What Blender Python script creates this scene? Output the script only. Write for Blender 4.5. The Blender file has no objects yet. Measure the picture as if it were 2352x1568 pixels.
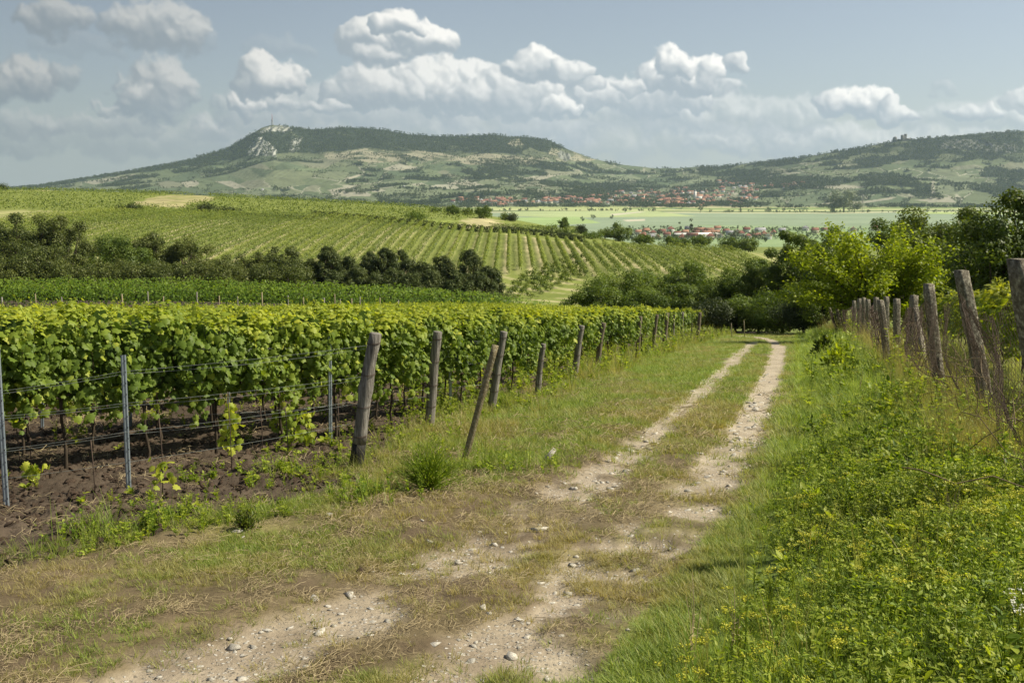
import bpy, math, random
import numpy as np
from mathutils import Vector
sc = bpy.context.scene
Q = 1.0
C = bpy.context.collection
rad = math.radians
F_D, CX_D, CY_D, HOR_D = 2287.0, 1176.0, 784.0, 425.0      # focal length, centre and horizon of the reference view
PITCH = math.atan((CY_D-HOR_D)/F_D)
EYE = 2.0
# ------------------------------------------------------------------ camera, sun, sky, exposure
cam_d = bpy.data.cameras.new('camera'); cam = bpy.data.objects.new('camera', cam_d); C.objects.link(cam)
cam_d.sensor_width = 36.0; cam_d.lens = 36.0*F_D/2352.0
cam_d.clip_start = 0.05; cam_d.clip_end = 40000
cam.location = (0, 0, EYE); cam.rotation_euler = (math.pi/2-PITCH, 0, 0)
sc.camera = cam
SUN_AZ, SUN_EL = rad(84), rad(44)                     # azimuth clockwise from +Y (the view direction)
sd = bpy.data.lights.new('sun', 'SUN'); sun = bpy.data.objects.new('sun', sd); C.objects.link(sun)
sd.energy = 4.5; sd.angle = rad(0.6); sd.color = (1.0, .92, .73)
to_sun = Vector((math.sin(SUN_AZ)*math.cos(SUN_EL), math.cos(SUN_AZ)*math.cos(SUN_EL), math.sin(SUN_EL)))
sun.rotation_euler = (-to_sun).to_track_quat('-Z', 'Y').to_euler()
sc.view_settings.view_transform = 'Standard'
try: sc.view_settings.look = 'None'
except Exception: pass
sc.view_settings.exposure = 0.68; sc.view_settings.gamma = 1; sc.view_settings.use_curve_mapping = False
sc.cycles.max_bounces = 6; sc.cycles.diffuse_bounces = 3; sc.cycles.transmission_bounces = 3
sc.cycles.volume_bounces = 1; sc.cycles.use_denoising = True
world = bpy.data.worlds.new('World'); sc.world = world; world.use_nodes = True
world.cycles.sampling_method = 'MANUAL'; world.cycles.sample_map_resolution = 512

def ray(x, y):
    "pixel of the 2352 x 1568 reference view -> (X/Y, (Z-eye)/Y)"
    a = (x-CX_D)/F_D; b = (CY_D-y)/F_D
    Yd = math.cos(PITCH)+b*math.sin(PITCH); Zd = -math.sin(PITCH)+b*math.cos(PITCH)
    return a/Yd, Zd/Yd
def proj(X, Y, Z):
    dz = Z-EYE
    depth = Y*math.cos(PITCH)-dz*math.sin(PITCH); up = Y*math.sin(PITCH)+dz*math.cos(PITCH)
    return CX_D+F_D*X/depth, CY_D-F_D*up/depth

class NT:
    "small helper round a node tree"
    def __init__(s, nt): s.nt = nt; s.n = nt.nodes; s.l = nt.links
    def node(s, t, **kw):
        n = s.n.new(t)
        for k, v in kw.items():
            if k == 'ins':
                for i, val in v.items():
                    if hasattr(val, 'is_output'): s.l.new(val, n.inputs[i])
                    else: n.inputs[i].default_value = val
            else: setattr(n, k, v)
        return n
    def math(s, op, a, b=None, c=None, clamp=False):
        n = s.n.new('ShaderNodeMath'); n.operation = op; n.use_clamp = clamp
        for i, v in enumerate((a, b, c)):
            if v is None: continue
            if hasattr(v, 'is_output'): s.l.new(v, n.inputs[i])
            else: n.inputs[i].default_value = v
        return n.outputs[0]
    def vmath(s, op, a, b=None, scale=None):
        n = s.n.new('ShaderNodeVectorMath'); n.operation = op
        for i, v in enumerate((a, b)):
            if v is None: continue
            if hasattr(v, 'is_output'): s.l.new(v, n.inputs[i])
            else: n.inputs[i].default_value = v
        if scale is not None: n.inputs['Scale'].default_value = scale
        return n.outputs[1] if op in ('LENGTH', 'DOT_PRODUCT') else n.outputs[0]
    def mix(s, fac, a, b, blend='MIX'):
        n = s.n.new('ShaderNodeMix'); n.data_type = 'RGBA'; n.blend_type = blend
        for i, v in ((0, fac), (6, a), (7, b)):
            if hasattr(v, 'is_output'): s.l.new(v, n.inputs[i])
            else: n.inputs[i].default_value = v if i == 0 else (tuple(v)+(1,))[:4]
        return n.outputs[2]
    def smooth(s, v, lo, hi, a=0.0, b=1.0):
        n = s.n.new('ShaderNodeMapRange'); n.interpolation_type = 'SMOOTHSTEP'
        s.l.new(v, n.inputs[0]); n.inputs[1].default_value = lo; n.inputs[2].default_value = hi
        n.inputs[3].default_value = a; n.inputs[4].default_value = b
        return n.outputs[0]
    def noise(s, vec, scale, detail=4, rough=.55, dist=0, typ='3D'):
        n = s.n.new('ShaderNodeTexNoise'); n.noise_dimensions = typ
        if vec is not None: s.l.new(vec, n.inputs['Vector'])
        n.inputs['Scale'].default_value = scale; n.inputs['Detail'].default_value = detail
        n.inputs['Roughness'].default_value = rough; n.inputs['Distortion'].default_value = dist
        return n.outputs[0]

# ------------------------------------------------------------------ numeric helpers
RS = np.random.RandomState(11)
def _h(ix, iy, seed):
    h = (ix.astype(np.int64)*374761393 + iy.astype(np.int64)*668265263 + seed*1442695041) & 0xffffffff
    h = ((h ^ (h >> 13))*1274126177) & 0xffffffff
    return ((h ^ (h >> 16)) & 0xffff)/65535.0
def vn(x, y, seed=0):
    ix = np.floor(x); iy = np.floor(y); fx = x-ix; fy = y-iy
    fx = fx*fx*(3-2*fx); fy = fy*fy*(3-2*fy)
    a = _h(ix, iy, seed); b = _h(ix+1, iy, seed); c = _h(ix, iy+1, seed); d = _h(ix+1, iy+1, seed)
    return (a*(1-fx)+b*fx)*(1-fy)+(c*(1-fx)+d*fx)*fy
def fbm(x, y, scale=1.0, octv=4, seed=0, gain=.5):
    x = np.asarray(x, float)*scale; y = np.asarray(y, float)*scale
    s = 0; a = 1; t = 0
    for o in range(octv):
        s = s+a*vn(x*(.8)+y*.6, y*.8-x*.6, seed+o*17); t += a; a *= gain; x = x*2.03+3.1; y = y*2.03-1.7
    return s/t
def sstep(x, a, b):
    t = np.clip((np.asarray(x, float)-a)/(b-a), 0, 1); return t*t*(3-2*t)
def lerp(a, b, t): return a+(b-a)*t
def seg_dist(px, py, poly):
    d = np.full(np.shape(px), 1e9)
    for (x0, y0), (x1, y1) in zip(poly[:-1], poly[1:]):
        dx, dy = x1-x0, y1-y0
        t = np.clip(((px-x0)*dx+(py-y0)*dy)/(dx*dx+dy*dy+1e-12), 0, 1)
        d = np.minimum(d, np.hypot(px-x0-t*dx, py-y0-t*dy))
    return d
def in_poly(px, py, poly):
    c = np.zeros(np.shape(px), bool); n = len(poly)
    for i in range(n):
        x0, y0 = poly[i]; x1, y1 = poly[(i+1) % n]
        if y0 == y1: continue
        c ^= ((y0 > py) != (y1 > py)) & (px < (x1-x0)*(py-y0)/(y1-y0)+x0)
    return c


# ------------------------------------------------------------------ clouds: a field of puffs computed here and laid on the world by direction
# (x, y, half width, half height, brightness, density, back-to-front order) in the reference view, turned into directions
CLOUDS = [(1400,325,800,44,.62,.7,0),(300,325,400,44,.45,.7,0),(1950,325,420,34,.62,.7,0),(900,300,500,44,.62,.75,0),
          (250,288,125,32,.62,.85,1),(30,288,120,34,.6,.85,1),(760,258,300,52,.6,.9,1),(1320,262,320,58,.66,.9,1),(1700,268,240,48,.68,.88,1),(2250,272,190,38,.62,.8,1),
          (640,112,85,24,.35,.4,1),(420,100,70,30,.5,.6,1),(170,110,120,22,.3,.4,1),
          (1010,205,200,62,.85,.97,2),(1180,225,190,52,.78,.92,2),(850,215,120,45,.75,.85,2),(1480,222,170,48,.8,.9,2),(1280,248,60,24,.95,.9,3),(750,255,70,16,.8,.8,3),
          (352,222,92,62,.62,1,2),(232,248,30,16,.7,.8,2),(300,222,50,32,.68,.9,3),(560,250,52,22,.85,.95,3),(640,245,40,22,.7,.8,2),
          (40,192,85,48,.62,1,2),(150,180,32,26,.5,.7,2),(125,50,80,42,.55,.9,2),(360,60,110,52,.58,.95,2),(430,92,42,34,.62,.9,3),(275,52,55,28,.6,.8,3),
          (610,188,76,48,.92,1,3),(1235,158,58,40,.95,1,3),(1310,170,40,30,.85,.9,3),(1560,178,92,50,1.,1,3),(1620,185,40,36,1.,1,3),(1545,155,40,30,.95,1,3),(1688,157,36,22,.8,.9,3),
          (1960,245,88,36,.95,1,3),(2060,262,55,26,.85,.9,3),(2230,262,70,24,.8,.8,3),(2335,232,40,24,.8,.7,3),(2165,205,26,12,.5,.4,2),(1365,192,28,16,.8,.8,3),(1450,195,40,20,.8,.8,3),(1680,212,34,18,.7,.7,3),
          (905,95,128,58,1.,1,4),(835,90,62,46,.85,1,4),(985,105,62,36,1.,1,4),(915,60,50,30,1.,1,4),(870,140,60,24,.6,1,4)]
CW, CH = 2300, 620
CU0, CU1, CV0, CV1 = -.66, .66, -.06, .30
def cloud_map():
    rs = np.random.RandomState(5)
    us = np.linspace(CU0, CU1, CW); vs = np.linspace(CV0, CV1, CH)
    U, V = np.meshgrid(us, vs)
    wx = (fbm(U, V, 40, 5, 1, .55)-.5)*.030+(fbm(U, V, 110, 4, 4, .65)-.5)*.011; wy = (fbm(U, V, 40, 5, 2, .55)-.5)*.026+(fbm(U, V, 110, 4, 5, .65)-.5)*.011
    bil = np.abs(fbm(U, V, 85, 4, 8, .55)-.5)
    rgb = np.zeros((CH, CW, 3)); al = np.zeros((CH, CW))
    px = us[1]-us[0]
    L = np.array([.62, .62, .48]); L /= np.linalg.norm(L)
    for (x, y, rx, ry, br, den, od) in sorted(CLOUDS, key=lambda c: c[6]):
        cu, cv = ray(x, y); rx = rx/F_D; ry = ry/F_D
        i0 = max(0, int((cu-rx*1.6-CU0)/px)); i1 = min(CW, int((cu+rx*1.6-CU0)/px))
        py = vs[1]-vs[0]; j0 = max(0, int((cv-ry*1.9-CV0)/py)); j1 = min(CH, int((cv+ry*1.9-CV0)/py))
        if i1-i0 < 4 or j1-j0 < 4: continue
        u = U[j0:j1, i0:i1]+wx[j0:j1, i0:i1]; v = V[j0:j1, i0:i1]+wy[j0:j1, i0:i1]
        h = np.full(u.shape, -9.0); loc = np.zeros(u.shape); n = int(16+46*min(7, rx/ry))
        for k in range(n):
            a = rs.uniform(-1, 1); top = math.sqrt(max(0, 1-a*a*.85))
            b = rs.uniform(-.36 if od >= 3 else -.5, top*.8)
            r = ry*rs.uniform(.16, .46)*(1.15-.5*abs(a))*(1 if k > n*.3 else 1.25)
            zz = ry*rs.uniform(-.3, .3)-.25*ry*abs(b)
            d2 = ((u-cu-a*rx*.88)**2+(v-cv-b*ry*.8)**2)
            hh = np.where(d2 < r*r, zz+np.sqrt(np.maximum(r*r-d2, 0)), -9)
            soft = np.where((d2 >= r*r) & (d2 < 2.6*r*r), zz-(np.sqrt(d2)-r)*1.8, -9)
            nw = np.maximum(hh, soft); lv = np.clip(.5+.5*((v-cv-b*ry*.8)*.8+(u-cu-a*rx*.88)*.45)/r, 0, 1); loc = np.where(nw > h, lv, loc)
            h = np.maximum(h, nw)
        hs = np.maximum(h, -ry*1.1)
        hb = hs-bil[j0:j1, i0:i1]*ry*.55
        def bl(a, s):
            if s < 1: return a
            k = np.exp(-np.arange(-2*s, 2*s+1)**2/(2.*s*s)); k /= k.sum()
            a = np.apply_along_axis(lambda q: np.convolve(np.pad(q, 2*s, mode='edge'), k, 'valid'), 0, a)
            return np.apply_along_axis(lambda q: np.convolve(np.pad(q, 2*s, mode='edge'), k, 'valid'), 1, a)
        hf = bl(hb, 3); hc = bl(hs, 11)
        def lam(q, st):
            gy, gx = np.gradient(q, py, px); nn = np.sqrt((gx*st)**2+(gy*st)**2+1)
            return np.clip((-gx*st*L[0]-gy*st*L[1]+L[2])/nn, 0, 1)
        occ = np.clip((hf-hc)/(ry*.5)+.5, 0, 1)
        vert = sstep((v-cv)/ry, -.75, .75)
        lb = bl(loc, 3)*.6+bl(loc, 9)*.4
        s = (lam(hf, .7)*.5+lam(hc, 1.1)*.4+.1)*(.30+.85*lb)*(.38+.72*vert)*(.75+.3*bil[j0:j1, i0:i1]*3)  # sunlit flanks and grey undersides are computed into the cloud colour
        s = np.clip(s*1.5, 0, 1)**1.05*br
        a = sstep(bl(hs, 3)-(bil[j0:j1, i0:i1]-.10)*ry*1.8+(wx[j0:j1, i0:i1]*16)*ry, -ry*(.75 if br > .7 else 1.0), ry*(0 if br > .7 else .25))*min(1, den)
        e = np.clip((1-np.abs((U[j0:j1, i0:i1]-cu)/(rx*1.55))**4)*(1-np.abs((V[j0:j1, i0:i1]-cv)/(ry*1.8))**4), 0, 1); a = a*sstep(e, 0, .4)
        if od <= 1: a = a*(.35+.65*fbm(U[j0:j1, i0:i1], V[j0:j1, i0:i1]*2, 30, 4, 31))
        dk = np.array([.33, .385, .43]); lt = np.array([.93, .91, .86])
        c = dk+(lt-dk)*np.clip(s, 0, 1)[..., None]
        a0 = al[j0:j1, i0:i1]; R = rgb[j0:j1, i0:i1]
        rgb[j0:j1, i0:i1] = R*(1-a[..., None])+c*a[..., None]; al[j0:j1, i0:i1] = a+a0*(1-a)
    ed = sstep(np.minimum(np.minimum(U-CU0, CU1-U), (CV1-V)), 0, .03)
    return rgb, al*ed
def build_world():
    rgb, al = cloud_map()
    img = bpy.data.images.new('cloud_field', CW, CH, alpha=True, float_buffer=True)
    img.colorspace_settings.name = 'Non-Color'; img.alpha_mode = 'CHANNEL_PACKED'
    a = np.maximum(al, 1e-4)[..., None]
    img.pixels.foreach_set(np.concatenate([rgb/a, al[..., None]], 2).astype(np.float32).ravel())
    nt = world.node_tree; nt.nodes.clear(); T = NT(nt)
    tc = T.n.new('ShaderNodeTexCoord')
    sep = T.node('ShaderNodeSeparateXYZ', ins={0: tc.outputs['Generated']})
    yy = T.math('MAXIMUM', sep.outputs[1], .15)
    cu, cv = T.math('DIVIDE', sep.outputs[0], yy), T.math('DIVIDE', sep.outputs[2], yy)
    uv = T.node('ShaderNodeCombineXYZ', ins={0: T.math('DIVIDE', T.math('SUBTRACT', cu, CU0), CU1-CU0), 1: T.math('DIVIDE', T.math('SUBTRACT', cv, CV0), CV1-CV0)})
    im = T.node('ShaderNodeTexImage', ins={0: uv.outputs[0]}, image=img, extension='CLIP', interpolation='Cubic')
    sv = T.node('ShaderNodeCombineXYZ', ins={0: sep.outputs[0], 1: sep.outputs[1], 2: T.math('MAXIMUM', sep.outputs[2], .06)})
    sky = T.node('ShaderNodeTexSky', ins={0: T.vmath('NORMALIZE', sv.outputs[0])}, sky_type='NISHITA', sun_disc=False, sun_elevation=SUN_EL, sun_rotation=SUN_AZ,
                 altitude=200, air_density=1.0, dust_density=.8, ozone_density=1.5)
    hs = T.node('ShaderNodeHueSaturation', ins={'Saturation': .62, 'Value': .60, 'Color': sky.outputs[0]})
    left = T.smooth(cu, -.6, .1, .58, 1.0)
    lf = T.smooth(cu, -.55, -.05, .80, 1.0)
    front = T.mix(1.0, hs.outputs[0], T.node('ShaderNodeCombineColor', ins={0: lf, 1: lf, 2: lf}).outputs[0], 'MULTIPLY')
    cl = T.vmath('SCALE', im.outputs[0], scale=10.0*CLOUDV)
    cl = T.vmath('MULTIPLY', cl, T.node('ShaderNodeCombineXYZ', ins={0: left, 1: left, 2: left}).outputs[0])
    col = T.mix(im.outputs[1], front, cl)
    bg = T.node('ShaderNodeBackground', ins={'Color': col, 'Strength': .10})
    out = T.n.new('ShaderNodeOutputWorld'); T.l.new(bg.outputs[0], out.inputs[0])
CLOUDV = .74
build_world()

# ------------------------------------------------------------------ terrain
SL = .122
def plane_pt(x, y):
    u, w = ray(x, y); Y = EYE/(-w-SL); return u*Y, Y
_cols = [-300, 0, 300, 600, 870, 1110, 1300, 1500, 1700, 1900, 2700]
_tab = {
 60: [-7.3]*11,
 75: [-8.6,-8.6,-8.6,-8.7,-8.8,-8.9,-9.1,-9.2,-9.2,-9.2,-9.2],
 90: [-9.1,-9.2,-9.2,-9.4,-9.6,-10.0,-11.,-11.3,-11.3,-11.3,-11.3],
 105:[-9.6,-9.8,-9.8,-10.,-10.5,-11.5,-13.,-13.2,-13.2,-13,-13],
 125:[-13,-13,-13,-13.5,-13.8,-14.2,-15,-15.3,-15.3,-15,-15],
 150:[-17,-17,-17,-17,-17,-17,-17.3,-17.5,-17.5,-17,-17],
 190:[-15,-15,-16,-17,-18,-18.5,-18.5,-18.5,-18.5,-18.5,-18.5],
 215:[-9,-10,-12,-14.4,-15.4,-15.8,-16,-16.5,-17,-18,-18],
 250:[-6,-7,-9,-11.3,-12.8,-14,-14.8,-15.9,-16.7,-18,-18],
 290:[-5,-6,-7.5,-8.5,-10,-11.9,-13.6,-15.2,-16.6,-19,-20],
 340:[-4.6,-5.5,-6.2,-7.3,-8.4,-10.6,-13.6,-18,-20.5,-24,-26],
 400:[-2.6,-3.0,-3.6,-4.9,-6.4,-9.0,-15,-26,-30,-34,-36],
 450:[.4,.2,-1.1,-3.4,-5.6,-10.5,-19,-33,-38,-42,-44],
 520:[.3,-.5,-1.7,-5.4,-9.5,-17,-30,-42,-46,-50,-52],
 650:[-8,-10,-14,-22,-28,-34,-45,-54,-56,-58,-60],
 850:[-34,-36,-40,-46,-50,-52,-58,-62,-64,-65,-66],
 1100:[-58,-60,-60,-62,-64,-65,-67,-68,-68,-68,-68],
 1300:[-70]*11, 3400:[-70]*11, 20000:[-70]*11}
_Yk = np.array(sorted(_tab)); _uk = np.array([(c-CX_D)/F_D for c in _cols])
_U = np.linspace(_uk[0], _uk[-1], 220); _LY = np.linspace(math.log(60), math.log(4000), 420)
_M = np.array([np.interp(_U, _uk, _tab[k]) for k in _Yk])
_G = np.array([np.interp(_LY, np.log(_Yk), _M[:, j]) for j in range(len(_U))]).T
def _blur(a, s, ax):
    k = np.exp(-np.arange(-3*s, 3*s+1)**2/(2.0*s*s)); k /= k.sum()
    p = [(0, 0), (0, 0)]; p[ax] = (3*s, 3*s)
    return np.apply_along_axis(lambda v: np.convolve(v, k, 'valid'), ax, np.pad(a, p, mode='edge'))
_G = _blur(_blur(_G, 5, 0), 6, 1)
CREST = [(-900,450),(-300,445),(0,436),(90,427),(200,410),(330,388),(430,369),(520,342),(575,310),(600,293),(625,286),(660,290),(720,297),(800,292),(880,299),
 (940,309),(1010,314),(1070,312),(1130,309),(1170,315),(1200,315),(1260,322),(1300,341),(1360,364),(1430,378),(1500,386),(1560,386),(1600,383),(1650,383),(1720,376),
 (1800,368),(1900,352),(1960,341),(2060,323),(2130,318),(2200,311),(2280,305),(2352,301),(2500,292),(2700,300),(3300,330)]
_cu = np.array([ray(x, y)[0] for x, y in CREST]); _cw = np.array([ray(x, y)[1] for x, y in CREST])
RIDGE = plane_pt
def HU(u, Y):
    "height for direction ratio u = X/Y at distance Y (Y > 1)"
    u = np.asarray(u, float); Y = np.asarray(Y, float)
    X = u*Y
    pl = -SL*np.clip(Y, -40, 70)
    t = np.clip((np.log(np.maximum(Y, 60))-_LY[0])/(_LY[1]-_LY[0]), 0, len(_LY)-1.001)
    s = np.clip((u-_U[0])/(_U[1]-_U[0]), 0, len(_U)-1.001)
    i = t.astype(int); j = s.astype(int); ft = t-i; fs = s-j
    tb = (_G[i, j]*(1-ft)+_G[i+1, j]*ft)*(1-fs)+(_G[i, j+1]*(1-ft)+_G[i+1, j+1]*ft)*fs
    z = lerp(pl, tb, sstep(Y, 52, 74))
    # hills beyond the plain
    Yc = 5800-700*sstep(u, .05, .35)-300*sstep(u, -.1, -.5)
    zc = EYE+np.interp(u, _cu, _cw)*Yc
    foot = 3350-250*sstep(u, -.05, -.35)
    tt = (Y-foot)/(Yc-foot)
    p = np.where(tt < 1, .45*np.clip(tt, 0, 1)+.55*np.clip(tt, 0, 1)**3, np.clip(1-(tt-1)*1.6, -1, 1))
    amp = sstep(tt, .02, .25)*(1-sstep(tt, .78, 1.0)*.85)
    und = (fbm(X, Y, 1/520., 4, 5)-.5)*62+(fbm(X, Y, 1/130., 3, 9)-.5)*13
    hill = (zc+70)*p+und*amp*np.clip((zc+90)/260, .25, 1.2)
    z = np.where(tt > 0, -70+hill, z)
    z = np.where((Y > 1300) & (tt <= .1), z+(fbm(X, Y, 1/600., 2, 3)-.5)*3*(1-sstep(tt, 0, .1)), z)
    # gentle unevenness of the middle hill
    m = sstep(Y, 100, 200)*(1-sstep(Y, 600, 900))
    z = z+(fbm(X, Y, 1/45., 3, 21)-.5)*1.6*m
    return z
# ruts, borders (pixels of the reference view projected on the slope)
RUT_L = [plane_pt(*p) for p in [(250,1600),(560,1500),(880,1395),(1010,1310),(1230,1208),(1375,1095),(1500,1000),(1600,912),(1648,865),(1700,812),(1735,783)]]
RUT_R = [plane_pt(*p) for p in [(1010,1660),(1150,1560),(1240,1450),(1340,1370),(1420,1290),(1545,1190),(1650,1080),(1705,1000),(1755,900),(1782,830),(1789,800),(1772,780),(1735,772),(1690,769)]]
SOIL = [plane_pt(*p) for p in [(-700,1500),(-200,1380),(0,1310),(300,1238),(560,1192),(760,1130),(830,1085),(930,1010),(1000,975),(1130,930),(1250,895),(1350,857),(1480,815),(1640,768)]]
FENCE = [(1.0,-1.0),(3.75,7.0),(5.66,12.1),(6.85,15.5),(8.2,19.5),(10.0,25.),(13.2,36.),(17.5,50.),(20.5,62.),(25.5,82.)]
_fy = np.array([p[1] for p in FENCE]); _fx = np.array([p[0] for p in FENCE])
_sy = np.array([p[1] for p in SOIL][3:]); _sx = np.array([p[0] for p in SOIL][3:])
_o = np.argsort(_sy); _sy = _sy[_o]; _sx = _sx[_o]
_ry = np.array([p[1] for p in RUT_R][:10]); _rx = np.array([p[0] for p in RUT_R][:10])
_ly = np.array([p[1] for p in RUT_L]); _lx = np.array([p[0] for p in RUT_L])
def ext(y, ys, xs):
    k0 = (xs[1]-xs[0])/(ys[1]-ys[0]); k1 = (xs[-1]-xs[-2])/(ys[-1]-ys[-2])
    r = np.interp(y, ys, xs)
    return np.where(y < ys[0], xs[0]+(y-ys[0])*k0, np.where(y > ys[-1], xs[-1]+(y-ys[-1])*k1, r))
def XF(Y): return ext(Y, _fy, _fx)
def XR(Y): return ext(Y, _ry, _rx)
def XL(Y): return ext(Y, _ly, _lx)
# polygon of the tilled soil, in plan
SOILP = [(p[0], p[1]) for p in SOIL]+[(26, 95), (-60, 110), (-120, 60), (-60, 5)]
def bank(X, Y):
    xr = XR(Y)+.75; xf = XF(Y)-.15
    t = sstep((X-xr)/np.maximum(xf-xr, .8), 0, 1)
    return .5*t*(1-sstep(Y, 60, 90))
def GZ(X, Y):
    "smooth ground height anywhere"
    X = np.asarray(X, float); Y = np.asarray(Y, float)
    u = X/np.maximum(Y, 2.0)
    return HU(u, Y)+bank(X, Y)
def gz(X, Y): return float(GZ(np.array([X]), np.array([Y]))[0])
def hit(x, y, y0=4.0, y1=7000.0):
    "first terrain point seen through a pixel of the reference view, beyond distance y0"
    u, w = ray(x, y)
    Ys = np.exp(np.linspace(math.log(y0), math.log(y1), 2500))
    h = GZ(u*Ys, Ys); r = EYE+w*Ys
    k = np.nonzero(h >= r)[0]
    Y = Ys[k[0]] if len(k) else y1
    return u*Y, Y, gz(u*Y, Y)

# ------------------------------------------------------------------ object and mesh helpers
def tag(o, label=None, cat=None, group=None, kind=None):
    if label: o['label'] = label
    if cat: o['category'] = cat
    if group: o['group'] = group
    if kind: o['kind'] = kind
    return o
def empty(name, loc=(0, 0, 0), rz=0, label=None, cat=None, group=None):
    o = bpy.data.objects.new(name, None); C.objects.link(o); o.empty_display_size = .2
    o.location = loc; o.rotation_euler = (0, 0, rz)
    return tag(o, label, cat, group)
def mesh_data(name, V, Fs, mat, attrs=None, smooth=False, midx=None):
    "Fs: list of (n,k) index arrays"
    V = np.asarray(V, np.float32).reshape(-1, 3); Fs = [np.asarray(f, np.int32) for f in Fs if len(f)]
    me = bpy.data.meshes.new(name)
    me.vertices.add(len(V)); me.vertices.foreach_set('co', V.ravel())
    loops = np.concatenate([f.ravel() for f in Fs]); tot = np.concatenate([np.full(len(f), f.shape[1], np.int32) for f in Fs])
    st = np.concatenate([[0], np.cumsum(tot)[:-1]]).astype(np.int32)
    me.loops.add(len(loops)); me.loops.foreach_set('vertex_index', loops)
    me.polygons.add(len(tot)); me.polygons.foreach_set('loop_start', st)
    try: me.polygons.foreach_set('loop_total', tot)
    except Exception: pass
    mats = mat if isinstance(mat, (list, tuple)) else [mat]
    for m in mats: me.materials.append(m)
    if midx is not None: me.polygons.foreach_set('material_index', np.asarray(midx, np.int32))
    if smooth: me.polygons.foreach_set('use_smooth', np.ones(len(tot), bool))
    me.update(calc_edges=True)
    for k, a in (attrs or {}).items():
        a = np.asarray(a, np.float32)
        if a.ndim == 1:
            at = me.attributes.new(k, 'FLOAT', 'POINT'); at.data.foreach_set('value', a)
        else:
            at = me.attributes.new(k, 'FLOAT_COLOR', 'POINT')
            at.data.foreach_set('color', np.concatenate([a, np.ones((len(a), 1), np.float32)], 1).ravel())
    return me
def obj(name, me, parent=None, loc=None):
    o = bpy.data.objects.new(name, me); C.objects.link(o)
    if parent is not None: o.parent = parent
    if loc is not None: o.location = loc
    return o
def copy_tree(o, parent=None):
    c = o.copy(); C.objects.link(c); c.parent = parent
    for ch in list(o.children): copy_tree(ch, c)
    return c
class MB:
    "collects pieces into one mesh"
    def __init__(s): s.V = []; s.F = {}; s.R = []; s.n = 0; s.M = {}
    def add(s, V, F, rnd=0.0, m=0):
        V = np.asarray(V, float).reshape(-1, 3); s.V.append(V)
        s.R.append(np.broadcast_to(np.asarray(rnd, float), (len(V),)).copy())
        for f in (F if isinstance(F, list) else [F]):
            f = np.asarray(f, int); s.F.setdefault((f.shape[1], m), []).append(f+s.n)
        s.n += len(V); return s
    def data(s, name, mat, smooth=False):
        Fs = []; mi = []
        for (k, m), fl in s.F.items():
            f = np.concatenate(fl); Fs.append(f); mi.append(np.full(len(f), m))
        return mesh_data(name, np.concatenate(s.V), Fs, mat, {'rnd': np.concatenate(s.R)}, smooth, np.concatenate(mi))
    def merge(s, o, off, rz=0, sc=1.0):
        c, q = math.cos(rz), math.sin(rz); R = np.array([[c, q, 0], [-q, c, 0], [0, 0, 1]])
        V = np.concatenate(o.V)@R*sc+off; b = s.n; s.V.append(V); s.R.append(np.concatenate(o.R)); s.n += len(V)
        for k, fl in o.F.items(): s.F.setdefault(k, []).append(np.concatenate(fl)+b)
        return s
    def build(s, name, mat, parent=None, loc=None, smooth=False): return obj(name, s.data(name, mat, smooth), parent, loc)
    def box(s, cx, cy, cz, sx, sy, sz, rnd=0, m=0, rz=0, jit=0, rs=RS):
        V = np.array([[x, y, z] for z in (-.5, .5) for y in (-.5, .5) for x in (-.5, .5)])*(sx, sy, sz)
        if jit: V = V+rs.uniform(-jit, jit, V.shape)
        c, q = math.cos(rz), math.sin(rz); V = V@np.array([[c, q, 0], [-q, c, 0], [0, 0, 1]])+(cx, cy, cz)
        F = [[0, 2, 3, 1], [4, 5, 7, 6], [0, 1, 5, 4], [2, 6, 7, 3], [0, 4, 6, 2], [1, 3, 7, 5]]
        return s.add(V, np.array(F), rnd, m)
    def tube(s, P, r, k=6, rnd=0, m=0, cap=True, rough=0, rs=RS, sq=False):
        P = np.asarray(P, float); n = len(P); r = np.broadcast_to(np.asarray(r, float), (n,))
        T = np.gradient(P, axis=0); T /= np.linalg.norm(T, axis=1)[:, None]+1e-9
        a = np.array([0, 0, 1.]) if abs(T[0, 2]) < .9 else np.array([1., 0, 0])
        U = np.cross(T, a); U /= np.linalg.norm(U, axis=1)[:, None]+1e-9; W = np.cross(T, U)
        th = np.linspace(0, 2*math.pi, k, endpoint=False)+(math.pi/4 if sq else 0)
        rr = r[:, None]*(1+(rs.uniform(-rough, rough, (n, k)) if rough else 0))*(math.sqrt(2) if sq else 1)
        V = P[:, None]+U[:, None]*(np.cos(th)*rr)[..., None]+W[:, None]*(np.sin(th)*rr)[..., None]
        i = np.arange(n*k).reshape(n, k); j = np.roll(i, -1, 1)
        F = np.stack([i[:-1], j[:-1], j[1:], i[1:]], -1).reshape(-1, 4)
        s.add(V, F, rnd, m)
        if cap:
            b = s.n-n*k
            s.F.setdefault((k, m), []).append(np.array([i[0][::-1]+b, i[-1]+b]))
        return s
def basis(nrm, rs, up=None):
    "orthonormal frames with z along nrm; x random unless up is given"
    n = nrm/(np.linalg.norm(nrm, axis=1)[:, None]+1e-9)
    a = rs.normal(size=n.shape) if up is None else np.broadcast_to(up, n.shape)+rs.normal(size=n.shape)*.25
    x = a-n*(a*n).sum(1)[:, None]; x /= np.linalg.norm(x, axis=1)[:, None]+1e-9
    return x, np.cross(n, x), n
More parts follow.
